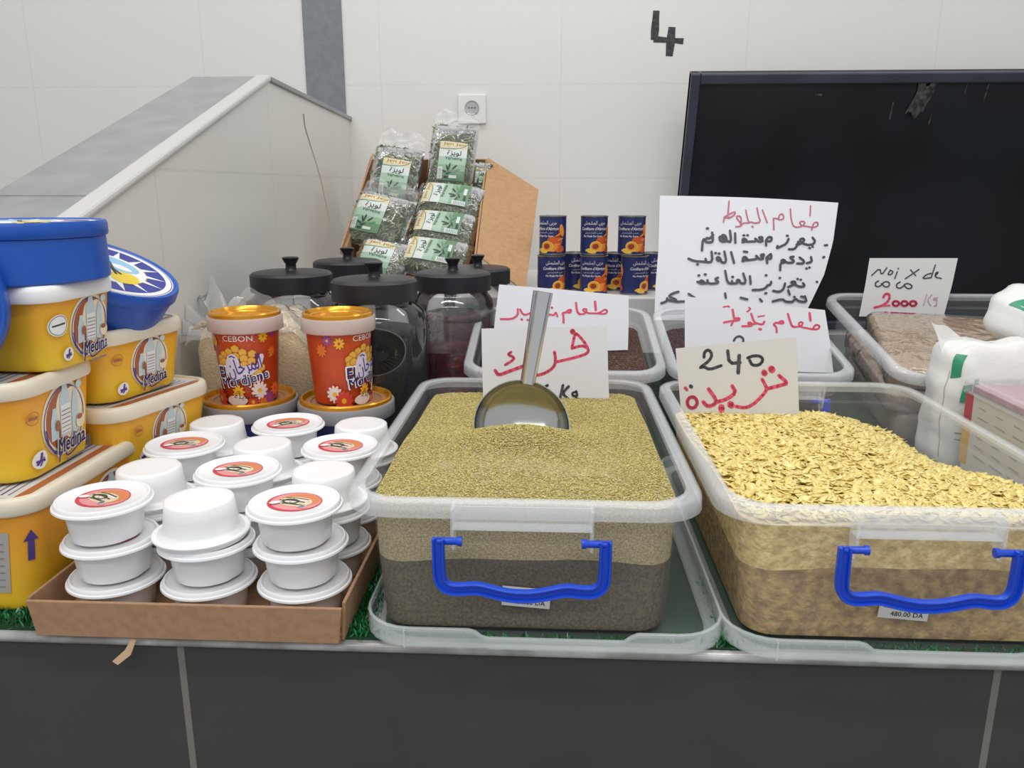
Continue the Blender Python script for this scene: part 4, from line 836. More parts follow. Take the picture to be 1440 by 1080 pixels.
# ------------------------------------------------------------------ orange spread tubs
sp_body = mat('orange_red_print', (182, 64, 28), 0.32, noise=((194, 74, 28), 20)); gold = mat('gold_lid', (214, 150, 40), 0.22, metal=0.55); collar_m = mat('clear_collar', (226, 208, 200), 0.3, alpha=0.72)
hexc = mat('print_honey', (226, 170, 66), 0.35); hexs = mat('print_honey_edge', (196, 120, 40), 0.35); f_yel = mat('flower_yellow', (232, 176, 44), 0.4); f_wht = mat('flower_white', (232, 214, 206), 0.4); f_pur = mat('flower_purple', (150, 70, 140), 0.4); f_red = mat('flower_red', (206, 66, 48), 0.4); lilac = mat('print_lilac_white', (216, 206, 224), 0.4)
big_blue = mat('blue_print', (52, 66, 128), 0.35); big_grey = mat('grey_clear_collar', (150, 148, 152), 0.35); big_top = mat('brown_tint_lid', (170, 126, 92), 0.35)
def spread_tub(label, loc, turn, r, h, big=False, group=None):
    t = thing('spread_tub', label, 'tub', loc, (0, 0, turn), group)
    rb, rt, hb = r * 0.72, r * 0.875, h * 0.80
    rad = lambda v: rb + (rt - rb) * max(0, min(1, v / hb))
    b = MB(); b.lathe([(0.0005, 0.001), (rb - 0.003, 0.0), (rb, 0.002)] + [(rad(v), v) for v in np.linspace(0.004, hb, 8)] + [(rt, h * 0.95)], big_blue if big else sp_body, 56)
    if not big:
        f = lambda u, v, hh: ((rad(v) + hh) * math.sin(u / r), -(rad(v) + hh) * math.cos(u / r), v)
        a = Art(b, f, 0.0004, 0.00008); k = h / 0.148; q = 0.00019 * k; w = 0.000168 * k
        X = lambda x: (x - 460) * q * 1.12
        Y = lambda y: (975 - y) * w
        a.stroke([(X(236), Y(286)), (X(520), Y(284))], 0.0008, white_ink); a.stroke([(X(236), Y(357)), (X(520), Y(355))], 0.0008, white_ink); a.text('CEBON', X(372), Y(322), 0.0092 * k, white_ink, wide=0.056 * k)
        a.flower(X(595), Y(315), 0.0095 * k, f_yel, hexs); a.flower(X(690), Y(285), 0.008 * k, f_pur, f_red); a.flower(X(680), Y(470), 0.009 * k, mat('flower_orange', (222, 110, 40), 0.4), hexs); a.stroke([(X(650), Y(520)), (X(685), Y(510))], 0.0016, f_yel)
        a.flower(X(120), Y(360), 0.010 * k, f_yel, f_red); a.flower(X(20), Y(330), 0.009 * k, f_pur, f_yel); a.flower(X(-40), Y(430), 0.011 * k, mat('flower_orange', (222, 110, 40), 0.4), hexs)
        for hxp in ((350, 420), (288, 452), (412, 455), (236, 482), (490, 472), (200, 520), (352, 490), (420, 512), (480, 540), (300, 510), (205, 570), (240, 545), (420, 575), (250, 610), (490, 650), (560, 612), (530, 660)):
            a.up(); p = [(X(hxp[0]) + 0.0088 * k * math.cos(R(60 * j + 30)), Y(hxp[1]) + 0.0075 * k * math.sin(R(60 * j + 30))) for j in range(6)]; a.put(p, [tuple(range(6))], hexs)
            p = [(X(hxp[0]) + 0.0074 * k * math.cos(R(60 * j + 30)), Y(hxp[1]) + 0.0064 * k * math.sin(R(60 * j + 30))) for j in range(6)]; a.up(); a.put(p, [tuple(range(6))], hexc)
        a.ell(X(318), Y(590), 0.0135 * k, 0.0215 * k, lilac, rot=-0.15, n=24); a.ell(X(410), Y(640), 0.026 * k, 0.009 * k, lilac, rot=0.25, n=20); a.stroke([(X(540), Y(590)), (X(565), Y(500))], 0.009 * k, lilac)
        a.text(arabic('المرجان'), X(418), Y(597), 0.033 * k, medina, bold=0.01, rot=0.22, wide=0.062 * k, fine=0.004); a.stroke([(X(300), Y(496)), (X(320), Y(484)), (X(345), Y(500))], 0.0022, medina)
        a.h += 0.0001
        a.text('Mordjene', X(408), Y(733), 0.0235 * k, white_ink, bold=0.05, rot=0.16, wide=0.096 * k, fine=0.004); a.text('El', X(212), Y(650), 0.0205 * k, white_ink, bold=0.06, rot=0.05, wide=0.018 * k, fine=0.004)
        a.h += 0.0001
        a.text('Mordjene', X(408), Y(733), 0.0210 * k, navy_ink, bold=0.012, rot=0.16, wide=0.0915 * k, fine=0.004); a.text('El', X(212), Y(650), 0.0178 * k, navy_ink, bold=0.02, rot=0.05, wide=0.0145 * k, fine=0.004)
        a.flower(X(535), Y(835), 0.016 * k, f_wht, f_yel, 11); a.flower(X(350), Y(840), 0.012 * k, f_yel, hexs); a.flower(X(630), Y(925), 0.013 * k, f_pur, f_red); a.flower(X(470), Y(945), 0.013 * k, f_red, f_yel); a.flower(X(560), Y(955), 0.009 * k, mat('flower_orange', (222, 110, 40), 0.4), hexs)
        a.flower(X(60), Y(850), 0.015 * k, f_wht, f_yel, 11); a.flower(X(140), Y(920), 0.018 * k, f_red, f_yel, 12); a.flower(X(690), Y(840), 0.011 * k, mat('flower_orange', (222, 110, 40), 0.4), f_red)
        a.ell(X(330), Y(925), 0.020 * k, 0.009 * k, f_wht, n=18); a.text(arabic('عسيلة'), X(410), Y(885), 0.012 * k, black_ink, wide=0.044 * k, bold=0.005)
    b.build('tub_body', t, 50)
    b = MB(); b.lathe([(rt + 0.0005, hb - 0.002), (r - 0.0015, hb - 0.001), (r, hb + 0.001), (r, h * 0.935), (r - 0.001, h * 0.95), (r * 0.93, h * 0.952)], big_grey if big else collar_m, 56); b.build('collar', t, 40)
    b = MB(); g = r * 0.95; b.lathe([(g, h * 0.935), (g, h * 0.985), (g - 0.002, h), (g - 0.0045, h), (g - 0.0065, h - 0.003), (g - 0.0085, h - 0.007), (g * 0.86, h - 0.0075)], gold, 56)
    b.lathe([(g * 0.86, h - 0.0075), (g * 0.80, h - 0.0055), (g * 0.76, h - 0.0065), (g * 0.74, h - 0.0085), (0.0005, h - 0.0085)], big_top if big else gold, 56); b.build('lid', t, 30)
    return t
YC = 1.290; g_ = 'orange spread tubs with gold lids'
xl, xr = aty(351, 560, YC).x, aty(487, 560, YC).x
spread_tub('wide blue and gold spread tub under the left orange tub', (xl, YC, 0.0045), 0, 0.081, 0.153, True, g_)
spread_tub('wide blue and gold spread tub under the right orange tub', (xr, YC, 0.0045), 0, 0.081, 0.153, True, g_)
spread_tub('orange spread tub with gold lid, left of the pair, lettering facing front', (aty(349, 500, YC).x, YC, 0.1505), R(22), 0.061, 0.151, False, g_)
spread_tub('orange spread tub with gold lid, right of the pair, lettering turned to the right', (aty(478, 500, YC).x, YC, 0.1505), R(84), 0.061, 0.151, False, g_)

# ------------------------------------------------------------------ glass jars with black lids
glass = film('jar_glass', (235, 240, 240), 0.03, 0.75, 0.03, ior=1.5); jar_black = mat('black_jar_lid', (30, 31, 35), 0.42); jar_blk2 = mat('black_knob', (22, 22, 26), 0.35)
def make_jar(label, x, y, rl, rbody, h):
    """h = top face of the lid"""
    t = thing('glass_jar', label, 'jar', (x, y, 0.0045), (0, 0, 0), 'glass jars with black lids'); z1 = h - 0.0045
    b = MB(); b.lathe([(0.0005, 0.0), (rbody * 0.86, 0.0), (rbody * 0.97, 0.008), (rbody, 0.03), (rbody, z1 - 0.095), (rbody * 0.985, z1 - 0.075), (rbody * 0.93, z1 - 0.058), (rl * 0.93, z1 - 0.047), (rl * 0.90, z1 - 0.042), (rl * 0.90, z1 - 0.012)], glass, 56); b.build('glass_body', t, 60)
    b = MB(); b.lathe([(rl * 0.91, z1 - 0.038), (rl, z1 - 0.038), (rl, z1 - 0.005), (rl - 0.003, z1 - 0.002), (rl * 0.93, z1), (rl * 0.88, z1 + 0.001), (0.0005, z1 + 0.004)], jar_black, 56); l = b.build('lid', t, 35)
    b = MB(); b.lathe([(0.0005, z1 + 0.002), (0.013, z1 + 0.003), (0.011, z1 + 0.007), (0.0105, z1 + 0.016), (0.0165, z1 + 0.026), (0.0170, z1 + 0.029), (0.0145, z1 + 0.0305), (0.0005, z1 + 0.031)], jar_blk2, 28); b.build('knob', l, 40)
    return t
def jx(px, y): return aty(px, 390, y).x
j1 = (jx(410, 1.625), 1.625); j2 = (jx(526, 1.46), 1.46); j3 = (jx(637, 1.74), 1.74); j4 = (jx(490, 1.93), 1.93); j5 = (jx(672, 1.965), 1.965)
make_jar('glass jar with black lid holding coloured ball sweets, leftmost of the jars', *j1, 0.083, 0.100, 0.330)
make_jar('glass jar with black lid and dark contents, right behind the orange tub', *j2, 0.079, 0.096, 0.336)
make_jar('glass jar with black lid half full of red sweets', *j3, 0.083, 0.092, 0.320)
make_jar('glass jar whose black lid shows behind the dark jar, below the left herb bag', *j4, 0.083, 0.095, 0.327)
make_jar('glass jar with black lid next to the cardboard box flap', *j5, 0.080, 0.088, 0.308)
# contents
tb = MB(); tb.lathe([(0.0005, 0.004), (0.084, 0.004), (0.093, 0.014), (0.093, 0.225), (0.07, 0.240), (0.0005, 0.244)], mat('dark_seeds', (40, 34, 30), 0.7, noise=((16, 15, 15), 160, 3), bump=(220, 1.0)), 48)
o = tb.build('dark_seeds'); o.location = (*j2, 0.0045); tag(o, 'dark seeds filling the jar behind the right orange tub', 'seeds', kind='stuff')
ov = MB(); a = Art(ov, lambda u, v, hh: ((0.0966 + hh) * math.sin(u / 0.0966 + 0.15), -(0.0966 + hh) * math.cos(u / 0.0966 + 0.15), v), 0.0003)
a.ell(0, 0.212, 0.058, 0.040, mat('black_jar_label', (14, 15, 18), 0.3), n=36); a.ell(0, 0.212, 0.061, 0.043, mat('jar_label_edge', (110, 112, 112), 0.3), n=40, r0=0.965)
o2 = ov.build('oval_label', None, 0, recalc=False); o2.parent = bpy.data.objects['glass_jar.001']
tb = MB(); tb.lathe([(0.0005, 0.003), (0.080, 0.003), (0.088, 0.012), (0.088, 0.130), (0.082, 0.150), (0.0005, 0.160)], mat('red_sweets', (176, 22, 46), 0.2, noise=((112, 12, 32), 60, 3), bump=(60, 1.0), coat=0.6), 48)
o = tb.build('red_sweets'); o.location = (*j3, 0.0045); tag(o, 'glossy dark red sweets in the jar beside the brown couscous bin', 'sweets', kind='stuff')
tb = MB(); tb.lathe([(0.0005, 0.155), (0.085, 0.150), (0.088, 0.165), (0.086, 0.215), (0.06, 0.228), (0.0005, 0.222)], film('wrapper_film', (226, 186, 190), 0.30, 0.7, 0.12, bump=(55, 1.0)), 40)
o = tb.build('sweet_wrappers'); o.location = (*j3, 0.0045); tag(o, 'crinkled clear wrappers over the red sweets in the jar', 'wrappers', kind='stuff')
tb = MB(); tb.lathe([(0.0005, 0.005), (0.078, 0.005), (0.083, 0.02), (0.083, 0.19), (0.05, 0.21), (0.0005, 0.215)], mat('mixed_wrapped_sweets', (120, 112, 112), 0.3, noise=((60, 110, 118), 45, 2), bump=(60, 1.0)), 40)
o = tb.build('wrapped_sweets'); o.location = (*j5, 0.0045); tag(o, 'wrapped sweets in the jar next to the cardboard flap', 'sweets', kind='stuff')
bc = [('red', (206, 40, 28)), ('purple', (124, 48, 128)), ('teal', (24, 132, 148)), ('crimson', (150, 22, 52)), ('dark violet', (66, 34, 70))]
bm_ = {}
sp = []
for q in range(400):
    r_ = random.uniform(0, 0.078); a_ = random.uniform(0, 2 * PI)
    p = Vector((r_ * math.cos(a_), r_ * math.sin(a_), 0.232 - 0.35 * max(0, r_ - 0.03)))
    if r_ > 0.066: p.z = random.uniform(0.10, 0.215)
    if all((p - s_).length > 0.0255 for s_ in sp): sp.append(p)
for i, p in enumerate(sp[:46]):
    nm_, rgb = bc[(i * 7 + i // 5) % 5]
    if nm_ not in bm_:
        b = MB(); b.lathe([(0.0131 * math.sin(PI * k / 10), -0.0131 * math.cos(PI * k / 10)) for k in range(11)], mat('sweet_' + nm_.replace(' ', '_'), rgb, 0.15, coat=0.5), 16); o = b.build('ball_sweet'); bm_[nm_] = o
    else:
        o = bm_[nm_].copy(); COL.objects.link(o)
    o.location = (j1[0] + p.x, j1[1] + p.y, 0.0045 + p.z); tag(o, f'glossy {nm_} ball sweet in the leftmost glass jar', 'sweet', f'{nm_} ball sweets in the leftmost jar')
tb = MB(); tb.lathe([(0.0005, 0.004), (0.086, 0.004), (0.094, 0.02), (0.094, 0.085), (0.06, 0.19), (0.0005, 0.20)], mat('dark_sweets', (46, 22, 34), 0.35, noise=((26, 14, 22), 60), bump=(60, 1.0)), 40)
o = tb.build('packed_sweets'); o.location = (*j1, 0.0045); tag(o, 'dark packed sweets under the coloured balls in the leftmost jar', 'sweets', kind='stuff')

# ------------------------------------------------------------------ jam cans
can_blue = mat('can_navy', (40, 50, 104), 0.35); tin = mat('tin', (150, 152, 150), 0.3, metal=0.8); c_or = mat('print_apricot', (214, 92, 38), 0.35); c_or2 = mat('print_apricot_light', (240, 150, 60), 0.35); c_yel = mat('print_apricot_yellow', (240, 196, 80), 0.35); c_stone = mat('print_stone', (150, 60, 34), 0.4); c_red = mat('print_deep_orange', (190, 62, 36), 0.35)
def make_can(label):
    t = thing('jam_can', label, 'can', (0, 0, 0), (0, 0, 0), 'apricot jam cans on the ledge'); r, h = 0.0362, 0.1025
    b = MB(); b.lathe([(r, 0.0035), (r, h - 0.0035)], can_blue, 40); a = Art(b, lambda u, v, hh: ((r + hh) * math.sin(u / r), -(r + hh) * math.cos(u / r), v), 0.0002, 0.00004)
    for c in (-PI * r / 2 * 1.0, PI * r / 2 * 1.0):
        a.poly([(c - 0.010, 0.006), (c + 0.050, 0.006), (c + 0.050, 0.062), (c + 0.046, 0.072), (c + 0.040, 0.050), (c + 0.022, 0.044), (c + 0.004, 0.030), (c - 0.006, 0.014)], c_red)
        for (x, y, rx, ry, m, ro) in ((0.034, 0.030, 0.013, 0.010, c_or, 0.5), (0.020, 0.034, 0.011, 0.008, c_or, 0.6), (0.046, 0.056, 0.006, 0.014, c_or2, 0.2), (0.040, 0.014, 0.012, 0.008, c_or, 0), (0.024, 0.016, 0.012, 0.008, c_or2, 0.2), (0.030, 0.024, 0.012, 0.0022, c_or2, 0.1), (0.042, 0.036, 0.008, 0.0018, c_or2, 0.3), (0.036, 0.046, 0.008, 0.0018, c_or2, 0.5), (-0.006, 0.012, 0.009, 0.0035, c_yel, 0.2), (0.000, 0.007, 0.010, 0.003, c_yel, -0.1)):
            a.ell(c + 0.002 + x * 1.12, y * 1.15, rx * 1.2, ry * 1.2, m, rot=ro, n=14)
        a.ell(c + 0.013, 0.023, 0.0160, 0.0140, c_yel, n=20); a.ell(c + 0.013, 0.023, 0.0130, 0.0112, c_or2, n=18); a.ell(c + 0.012, 0.023, 0.0085, 0.0072, c_stone, n=16)
        a.text(arabic('مربى المشمش'), c + 0.008, 0.0835, 0.0125, white_ink, bold=0.01, wide=0.058); a.text("Confiture d'Abricot", c + 0.008, 0.0695, 0.0080, white_ink, bold=0.02, shear=0.25, wide=0.072)
        a.text(arabic('معلبات المشمش') if False else arabic('مربى المشمش'), c + 0.006, 0.0585, 0.0046, white_ink, wide=0.046); a.text('Pur Fruits Pur Sucre', c + 0.004, 0.0500, 0.0050, white_ink, bold=0.03, shear=0.2, wide=0.050)
    b.build('printed_label', t, 40)
    for z, s, nm_ in ((0, 1, 'tin_base'), (h, -1, 'tin_top')): 
        b = MB(); b.lathe([(r - 0.0005, z + s * 0.0040), (r + 0.0012, z + s * 0.0030), (r + 0.0014, z + s * 0.0005), (r, z), (r - 0.0018, z), (r - 0.0022, z + s * 0.003), (r * 0.7, z + s * 0.0034), (0.0005, z + s * 0.0032)], tin, 40); b.build(nm_, t, 40)
    return t
cans = [(775, 2.165, 0, -78, 'lower can of the left pair beside the cardboard flap'), (809, 2.255, 0, -74, 'lower can standing left and behind the middle front can'), (835.5, 2.165, 0, -112, 'lower middle can at the front'), (866, 2.255, 0, -108, 'lower can peeking between the middle and right front cans'), (893, 2.165, 0, -68, 'lower right can at the front'), (916, 2.262, 0, -62, 'lower can at the far right behind the front one'),
        (777, 2.19, 1, -134, 'upper can of the left pair beside the cardboard flap'), (834.5, 2.19, 1, -104, 'upper can in the middle of the row'), (887, 2.19, 1, -114, 'upper can on the right of the row')]
pc = None
for px, y, lv, tu, lb in cans:
    x = aty(px, 360, y).x; loc = (x, y, 0.2203 + lv * 0.1027); rot = (0, 0, R(tu)); lb = 'navy apricot jam can, ' + lb
    if pc is None: pc = make_can(lb); pc.location = loc; pc.rotation_euler = rot
    else: dup(pc, loc, rot, lb)

# ------------------------------------------------------------------ cardboard box of dried verbena bags
box_m = mat('kraft_box', (188, 148, 108), 0.85, noise=((180, 140, 100), 70, 4)); box_in = mat('kraft_box_inside', (158, 120, 88), 0.9, noise=((150, 112, 80), 60, 4))
XL, XR = -0.566, -0.205
e_ = Vector((0, 0.46, 0.30)).normalized(); nb = Vector((0, -e_.z, e_.y))          # along the opening, and out of it
LO, DP = 0.478, 0.110
hb = thing('cardboard_box', 'open brown cardboard box tipped back against the back wall, full of herb bags', 'box', (0, 0, 0))
P0 = Vector((0, 2.143, 0.323))
def bp(x, s, d): p = P0 + e_ * s - nb * d; return (x, p.y, p.z)
th = 0.005
for nm_, q in (('back_panel', [bp(XL, 0, DP), bp(XR, 0, DP), bp(XR, LO, DP), bp(XL, LO, DP)]), ('side_panel', [bp(XL, 0, DP), bp(XL, LO, DP), bp(XL, LO, 0), bp(XL, 0, 0)]), ('side_panel', [bp(XR, 0, 0), bp(XR, LO, 0), bp(XR, LO, DP), bp(XR, 0, DP)]),
               ('end_panel', [bp(XL + th, 0, 0.075), bp(XR - th, 0, 0.075), bp(XR - th, 0, DP), bp(XL + th, 0, DP)]), ('end_panel', [bp(XL + th, LO, DP), bp(XR - th, LO, DP), bp(XR - th, LO, 0), bp(XL + th, LO, 0)])):
    flap('f', q, th, box_m if nm_ != 'back_panel' else box_in).build(nm_, hb, 0)
fa, fb = Vector(bp(XR + 0.002, LO, 0)), Vector(bp(XR + 0.002, 0, 0))
fl_ = [fb, fa, aty(757, 268, fa.y - 0.12), aty(738, 412, fb.y - 0.09)]
bevel(flap('f', [tuple(p) for p in fl_], -0.004, box_m).build('box_flap', hb, 0), 0.001)
fl2 = [Vector(bp(XL - 0.001, 0, 0)), Vector(bp(XL - 0.001, LO, 0)), Vector(bp(XL - 0.0, LO, 0)) + nb * 0.02 + Vector((0.012, 0, 0)), Vector(bp(XL, 0, 0)) + nb * 0.02 + Vector((0.0, 0, 0))]
flap('f', [tuple(p) for p in fl2], -0.004, box_m).build('box_flap', hb, 0)

leaf_m = vary('dried_verbena_leaf', [(104, 114, 82), (128, 136, 100), (84, 94, 66), (154, 158, 124), (96, 102, 72), (66, 76, 54)], 0.6)
herb_core = mat('herb_mass', (66, 76, 54), 0.8, noise=((44, 52, 38), 60, 3), bump=(80, 1.0)); bag_film = film('bag_film', (240, 246, 240), 0.05, 0.45, 0.12, bump=(34, 0.6)); flap_film = film('bag_top_film', (250, 250, 250), 0.16, 0.9, 0.08, bump=(60, 1.0))
lb_white = mat('label_white', (214, 222, 216), 0.35); lb_g1 = mat('label_green_pale', (168, 196, 174), 0.35); lb_g2 = mat('label_green_mid', (142, 174, 144), 0.35); lb_g3 = mat('label_green', (104, 142, 108), 0.35); lb_cream = mat('label_cream', (220, 210, 170), 0.35); lb_lime = mat('label_lime', (150, 178, 92), 0.35); lb_red = mat('label_red_brown', (164, 74, 56), 0.4); lb_dark = mat('label_dark_green', (40, 62, 50), 0.4)
BW, BH, BT = 0.132, 0.190, 0.060
def make_bag(label, M4, w=BW, h=BH, t=BT, top=0.055, lab=(0.006, -0.024, 0.082, 0.118), nl=420, sc=1.0):
    o = thing('herb_bag', label, 'bag', (0, 0, 0), (0, 0, 0), 'clear bags of dried verbena'); o.matrix_world = M4
    sup = lambda q: max(0.0, 1 - abs(q) ** 3.2) ** 0.45
    Z = lambda x, y, k=1.0: k * t / 2 * sup(2 * x / w) * sup(2 * y / h) * (1 + 0.10 * math.sin(37 * x + 3) * math.sin(29 * y))
    for nm_, k, m, gr in (('herb_mass', 0.90, herb_core, 0.97), ('bag_film', 1.06, bag_film, 1.02)):
        b = MB(); 
        for s in (1, -1): b.grid(lambda u, v: (w * gr * (u - .5), h * gr * (v - .5), s * Z(w * (u - .5), h * (v - .5), k)), 22, 28, m)
        ob = b.build(nm_, o, 60)
        if k < 1: ob['kind'] = 'stuff'
    n = nl; X = RNG.uniform(-w / 2 * .87, w / 2 * .87, n); Y = RNG.uniform(-h / 2 * .93, h / 2 * .93, n)
    P = np.array([(x, y, Z(x, y, 0.90)) for x, y in zip(X, Y)])
    lf = scatter('dried_leaf', [(-1, 0, .1), (-.3, .22, .0), (.4, .2, .12), (1, 0, 0), (.4, -.2, .14), (-.3, -.22, .02), (0, 0, -.1)], [(0, 5, 6), (5, 4, 6), (4, 3, 6), (3, 2, 6), (2, 1, 6), (1, 0, 6)], P, rots(n, 0.16), RNG.uniform(0.007, 0.015, n), leaf_m, o); lf['kind'] = 'stuff'
    if top:
        b = MB(); y0 = h / 2 * 0.98
        b.grid(lambda u, v: (w * 0.98 * (u - .5) * (1 - 0.10 * v + 0.06 * math.sin(9 * u)), y0 + top * v * (1 + 0.12 * math.sin(11 * u)), 0.004 * math.sin(14 * u + 5 * v) + 0.006 * math.sin(5 * u - 7 * v) - 0.004 * v), 22, 10, flap_film)
        b.build('bag_top', o, 60)
    cu, cv, lw, lh = lab
    b = MB(); k0 = 1.06
    a = Art(b, lambda u, v, hh: (cu + u, cv + v, Z(min(max(cu + u, -w / 2 * .93), w / 2 * .93), cv + v, k0) + 0.0012 + hh), 0.0, 0.00009)
    X2, Y2 = lw / 2, lh / 2; nx_, ny_ = 10, 12
    a.rect(-X2, -Y2, X2, Y2, lb_white, nx_, ny_); 
    for q, m in ((0.10, lb_g1), (-0.10, lb_g2), (-0.26, lb_g3)): a.rect(-X2, -Y2, X2, q * lh, m, nx_, 8)
    a.rect(-X2, Y2 * 0.66, X2, Y2, lb_cream, nx_, 3); a.poly([(-X2, Y2 * 0.66), (-X2 * 0.2, Y2 * 0.66), (-X2 * 0.5, Y2 * 0.82), (-X2, Y2 * 0.9)], lb_lime)
    a.stroke(chaikin([(-X2, Y2 * 0.62), (-X2 * 0.2, Y2 * 0.60), (X2 * 0.6, Y2 * 0.70), (X2 * 0.98, Y2 * 0.95)]), 0.0022, lb_g3)
    a.text('Jen Jen', 0.002, Y2 * 0.86, 0.0115, lb_red, bold=0.004, wide=lw * 0.80); a.text(arabic('لويزة'), 0.004, Y2 * 0.38, 0.020, lb_dark, bold=0.015, wide=lw * 0.50); a.text('Verveine', 0.004, Y2 * 0.12, 0.0105, lb_dark, bold=0.006, wide=lw * 0.62, rot=-0.04)
    for (x, y, l, ro) in ((-0.012, -0.012, 0.020, 1.9), (-0.006, -0.008, 0.024, 1.4), (0.010, -0.010, 0.020, 0.8), (0.018, -0.018, 0.022, 0.35), (-0.020, -0.022, 0.018, 2.7), (0.004, -0.022, 0.020, -0.3), (-0.008, -0.028, 0.016, 3.6), (0.012, -0.030, 0.018, -0.7)):
        a.ell(x, y - 0.011, l / 2, 0.0026, lb_dark if ro > 0.6 else lb_g3, rot=ro, n=10)
    a.rect(-X2 * 0.97, -Y2 * 0.93, -X2 * 0.62, -Y2 * 0.35, lb_white, 2, 4)
    for q in range(7): a.rect(-X2 * 0.92, -Y2 * 0.88 + q * Y2 * 0.07, -X2 * 0.68, -Y2 * 0.86 + q * Y2 * 0.07, lb_dark)
    a.rect(-X2 * 0.1, -Y2 * 0.90, X2 * 0.45, -Y2 * 0.76, lb_white, 3, 2); a.rect(-X2 * 0.5, -Y2 * 0.90, -X2 * 0.2, -Y2 * 0.8, lb_dark, 2, 1)
    b.build('printed_label', o, 0, recalc=False)
    return o
def frame(p, tilt, roll, yaw=0.0):
    """bag facing the viewer: tilt = how far it leans back from upright (deg), roll = turn in its own plane (deg)"""
    M = Matrix.Translation(p) @ Matrix.Rotation(R(yaw), 4, 'Z') @ Matrix.Rotation(R(90 - tilt), 4, 'X') @ Matrix.Rotation(R(roll), 4, 'Z')
    return M
make_bag('tallest bag of dried verbena standing at the top right of the cardboard box', frame(aty(636, 222, 2.46), 24, -5), h=0.200, w=0.138)
make_bag('bag of dried verbena standing at the top left of the cardboard box', frame(aty(556, 246, 2.42), 26, -8), h=0.170, w=0.145, top=0.06)
make_bag('bag of dried verbena leaning in the front left of the cardboard box', frame(aty(534, 312, 2.26), 32, -14), h=0.165, w=0.165, top=0.05, lab=(-0.026, 0.006, 0.086, 0.116))
make_bag('bag of dried verbena lying sideways on the right, uppermost of the three', frame(aty(634, 285, 2.37), 44, 80), lab=(0.008, 0.012, 0.084, 0.135), h=0.19, w=0.125, top=0.02)
make_bag('bag of dried verbena lying sideways on the right, middle of the three', frame(aty(624, 324, 2.29), 44, 80), lab=(0.008, 0.012, 0.082, 0.130), h=0.19, w=0.120, top=0.02)
make_bag('bag of dried verbena lying sideways on the right, lowest of the three', frame(aty(612, 364, 2.20), 44, 79), lab=(0.010, 0.012, 0.084, 0.130), h=0.19, w=0.125, top=0.02)
make_bag('bag of dried verbena showing only the top of its label behind the jar lids', frame(aty(536, 372, 2.18), 40, -12), h=0.15, w=0.15, top=0.0, lab=(-0.01, 0.0, 0.085, 0.11))
make_bag('bag of dried verbena tucked behind the tallest bag by the flap', frame(aty(672, 262, 2.49), 24, -3), h=0.15, w=0.085, top=0.0, lab=(0.008, 0.02, 0.03, 0.05))

# ------------------------------------------------------------------ couscous sack
cc_top = vary('couscous_grain', [(240, 224, 190), (230, 210, 172), (246, 232, 204), (218, 196, 156)], 0.7); cc_body = mat('couscous_heap', (238, 220, 184), 0.85, noise=((222, 200, 160), 260, 2), bump=(300, 0.6)); sack_film = film('sack_film', (250, 250, 248), 0.20, 0.5, 0.14, bump=(26, 0.8))
cs = thing('couscous_sack', 'clear plastic sack of pale couscous behind the orange tubs', 'sack', (-0.54, 1.452, 0.0045))
def csz(x, y):
    z = 0.262 - 0.62 * max(0, x - 0.045) - 0.05 * ((x + 0.05) / 0.1) ** 2 * (x < -0.05) + 0.012 * math.sin(22 * x) * math.sin(26 * y + 1)
    return z
def cpt(u, v, k=1.0, lift=0.0):
    a_ = 2 * PI * u; rx, ry = 0.122, 0.062
    x, y = rx * math.copysign(abs(math.cos(a_)) ** 0.7, math.cos(a_)), ry * math.copysign(abs(math.sin(a_)) ** 0.7, math.sin(a_))
    return x, y
b = MB(); ls = []
for z, s in ((0, 0.9), (0.02, 0.98)): ls.append([(cpt(j / 40, 0)[0] * s, cpt(j / 40, 0)[1] * s, z) for j in range(40)])
for s in (1.0, 0.92, 0.75, 0.5, 0.25, 0.05):
    ls.append([(x * s, y * s, max(0.05, csz(x * s, y * s) - (0.035 if s == 1.0 else 0.008 if s > 0.9 else 0))) for x, y in [cpt(j / 40, 0) for j in range(40)]])
b.loft(ls, cc_body, True, True); o = b.build('couscous_heap', cs, 60); o['kind'] = 'stuff'
n = 9000; X = RNG.uniform(-0.115, 0.115, n); Y = RNG.uniform(-0.056, 0.056, n); P = np.array([(x, y, max(0.05, csz(x, y)) + 0.0003) for x, y in zip(X, Y)])
o = scatter('couscous_grain', PELLET[0], PELLET[1], P, rots(n, 0.5), RNG.uniform(0.0010, 0.0019, n), cc_top, cs); o['kind'] = 'stuff'
b = MB(); b.grid(lambda u, v: (-0.125 + 0.25 * u, 0.064 * (2 * v - 1), max(0.06, csz(-0.12 + 0.24 * u, 0)) + 0.010 + 0.006 * math.sin(17 * u + 9 * v) + 0.003 * math.sin(41 * u - 20 * v) - 0.03 * (2 * v - 1) ** 4), 40, 20, sack_film)
b.build('sack_film', cs, 60)
b = MB(); b.grid(lambda u, v: (-0.145 + 0.15 * u + 0.01 * math.sin(8 * v), 0.02 + 0.03 * math.sin(6 * u + 2) + 0.03 * v, 0.225 + 0.075 * v * (1 + 0.25 * math.sin(11 * u) + 0.12 * math.sin(23 * u)) - 0.10 * max(0, u - 0.55) * v + 0.01 * math.sin(13 * v + 9 * u)), 30, 14, sack_film)
b.grid(lambda u, v: (-0.148 + 0.14 * u, -0.035 + 0.02 * math.sin(7 * u) + 0.05 * v, 0.215 + 0.060 * v * (1 + 0.2 * math.sin(15 * u + 2)) - 0.05 * u * v + 0.008 * math.sin(17 * v + 5 * u)), 30, 12, sack_film)
b.build('bunched_film', cs, 60)

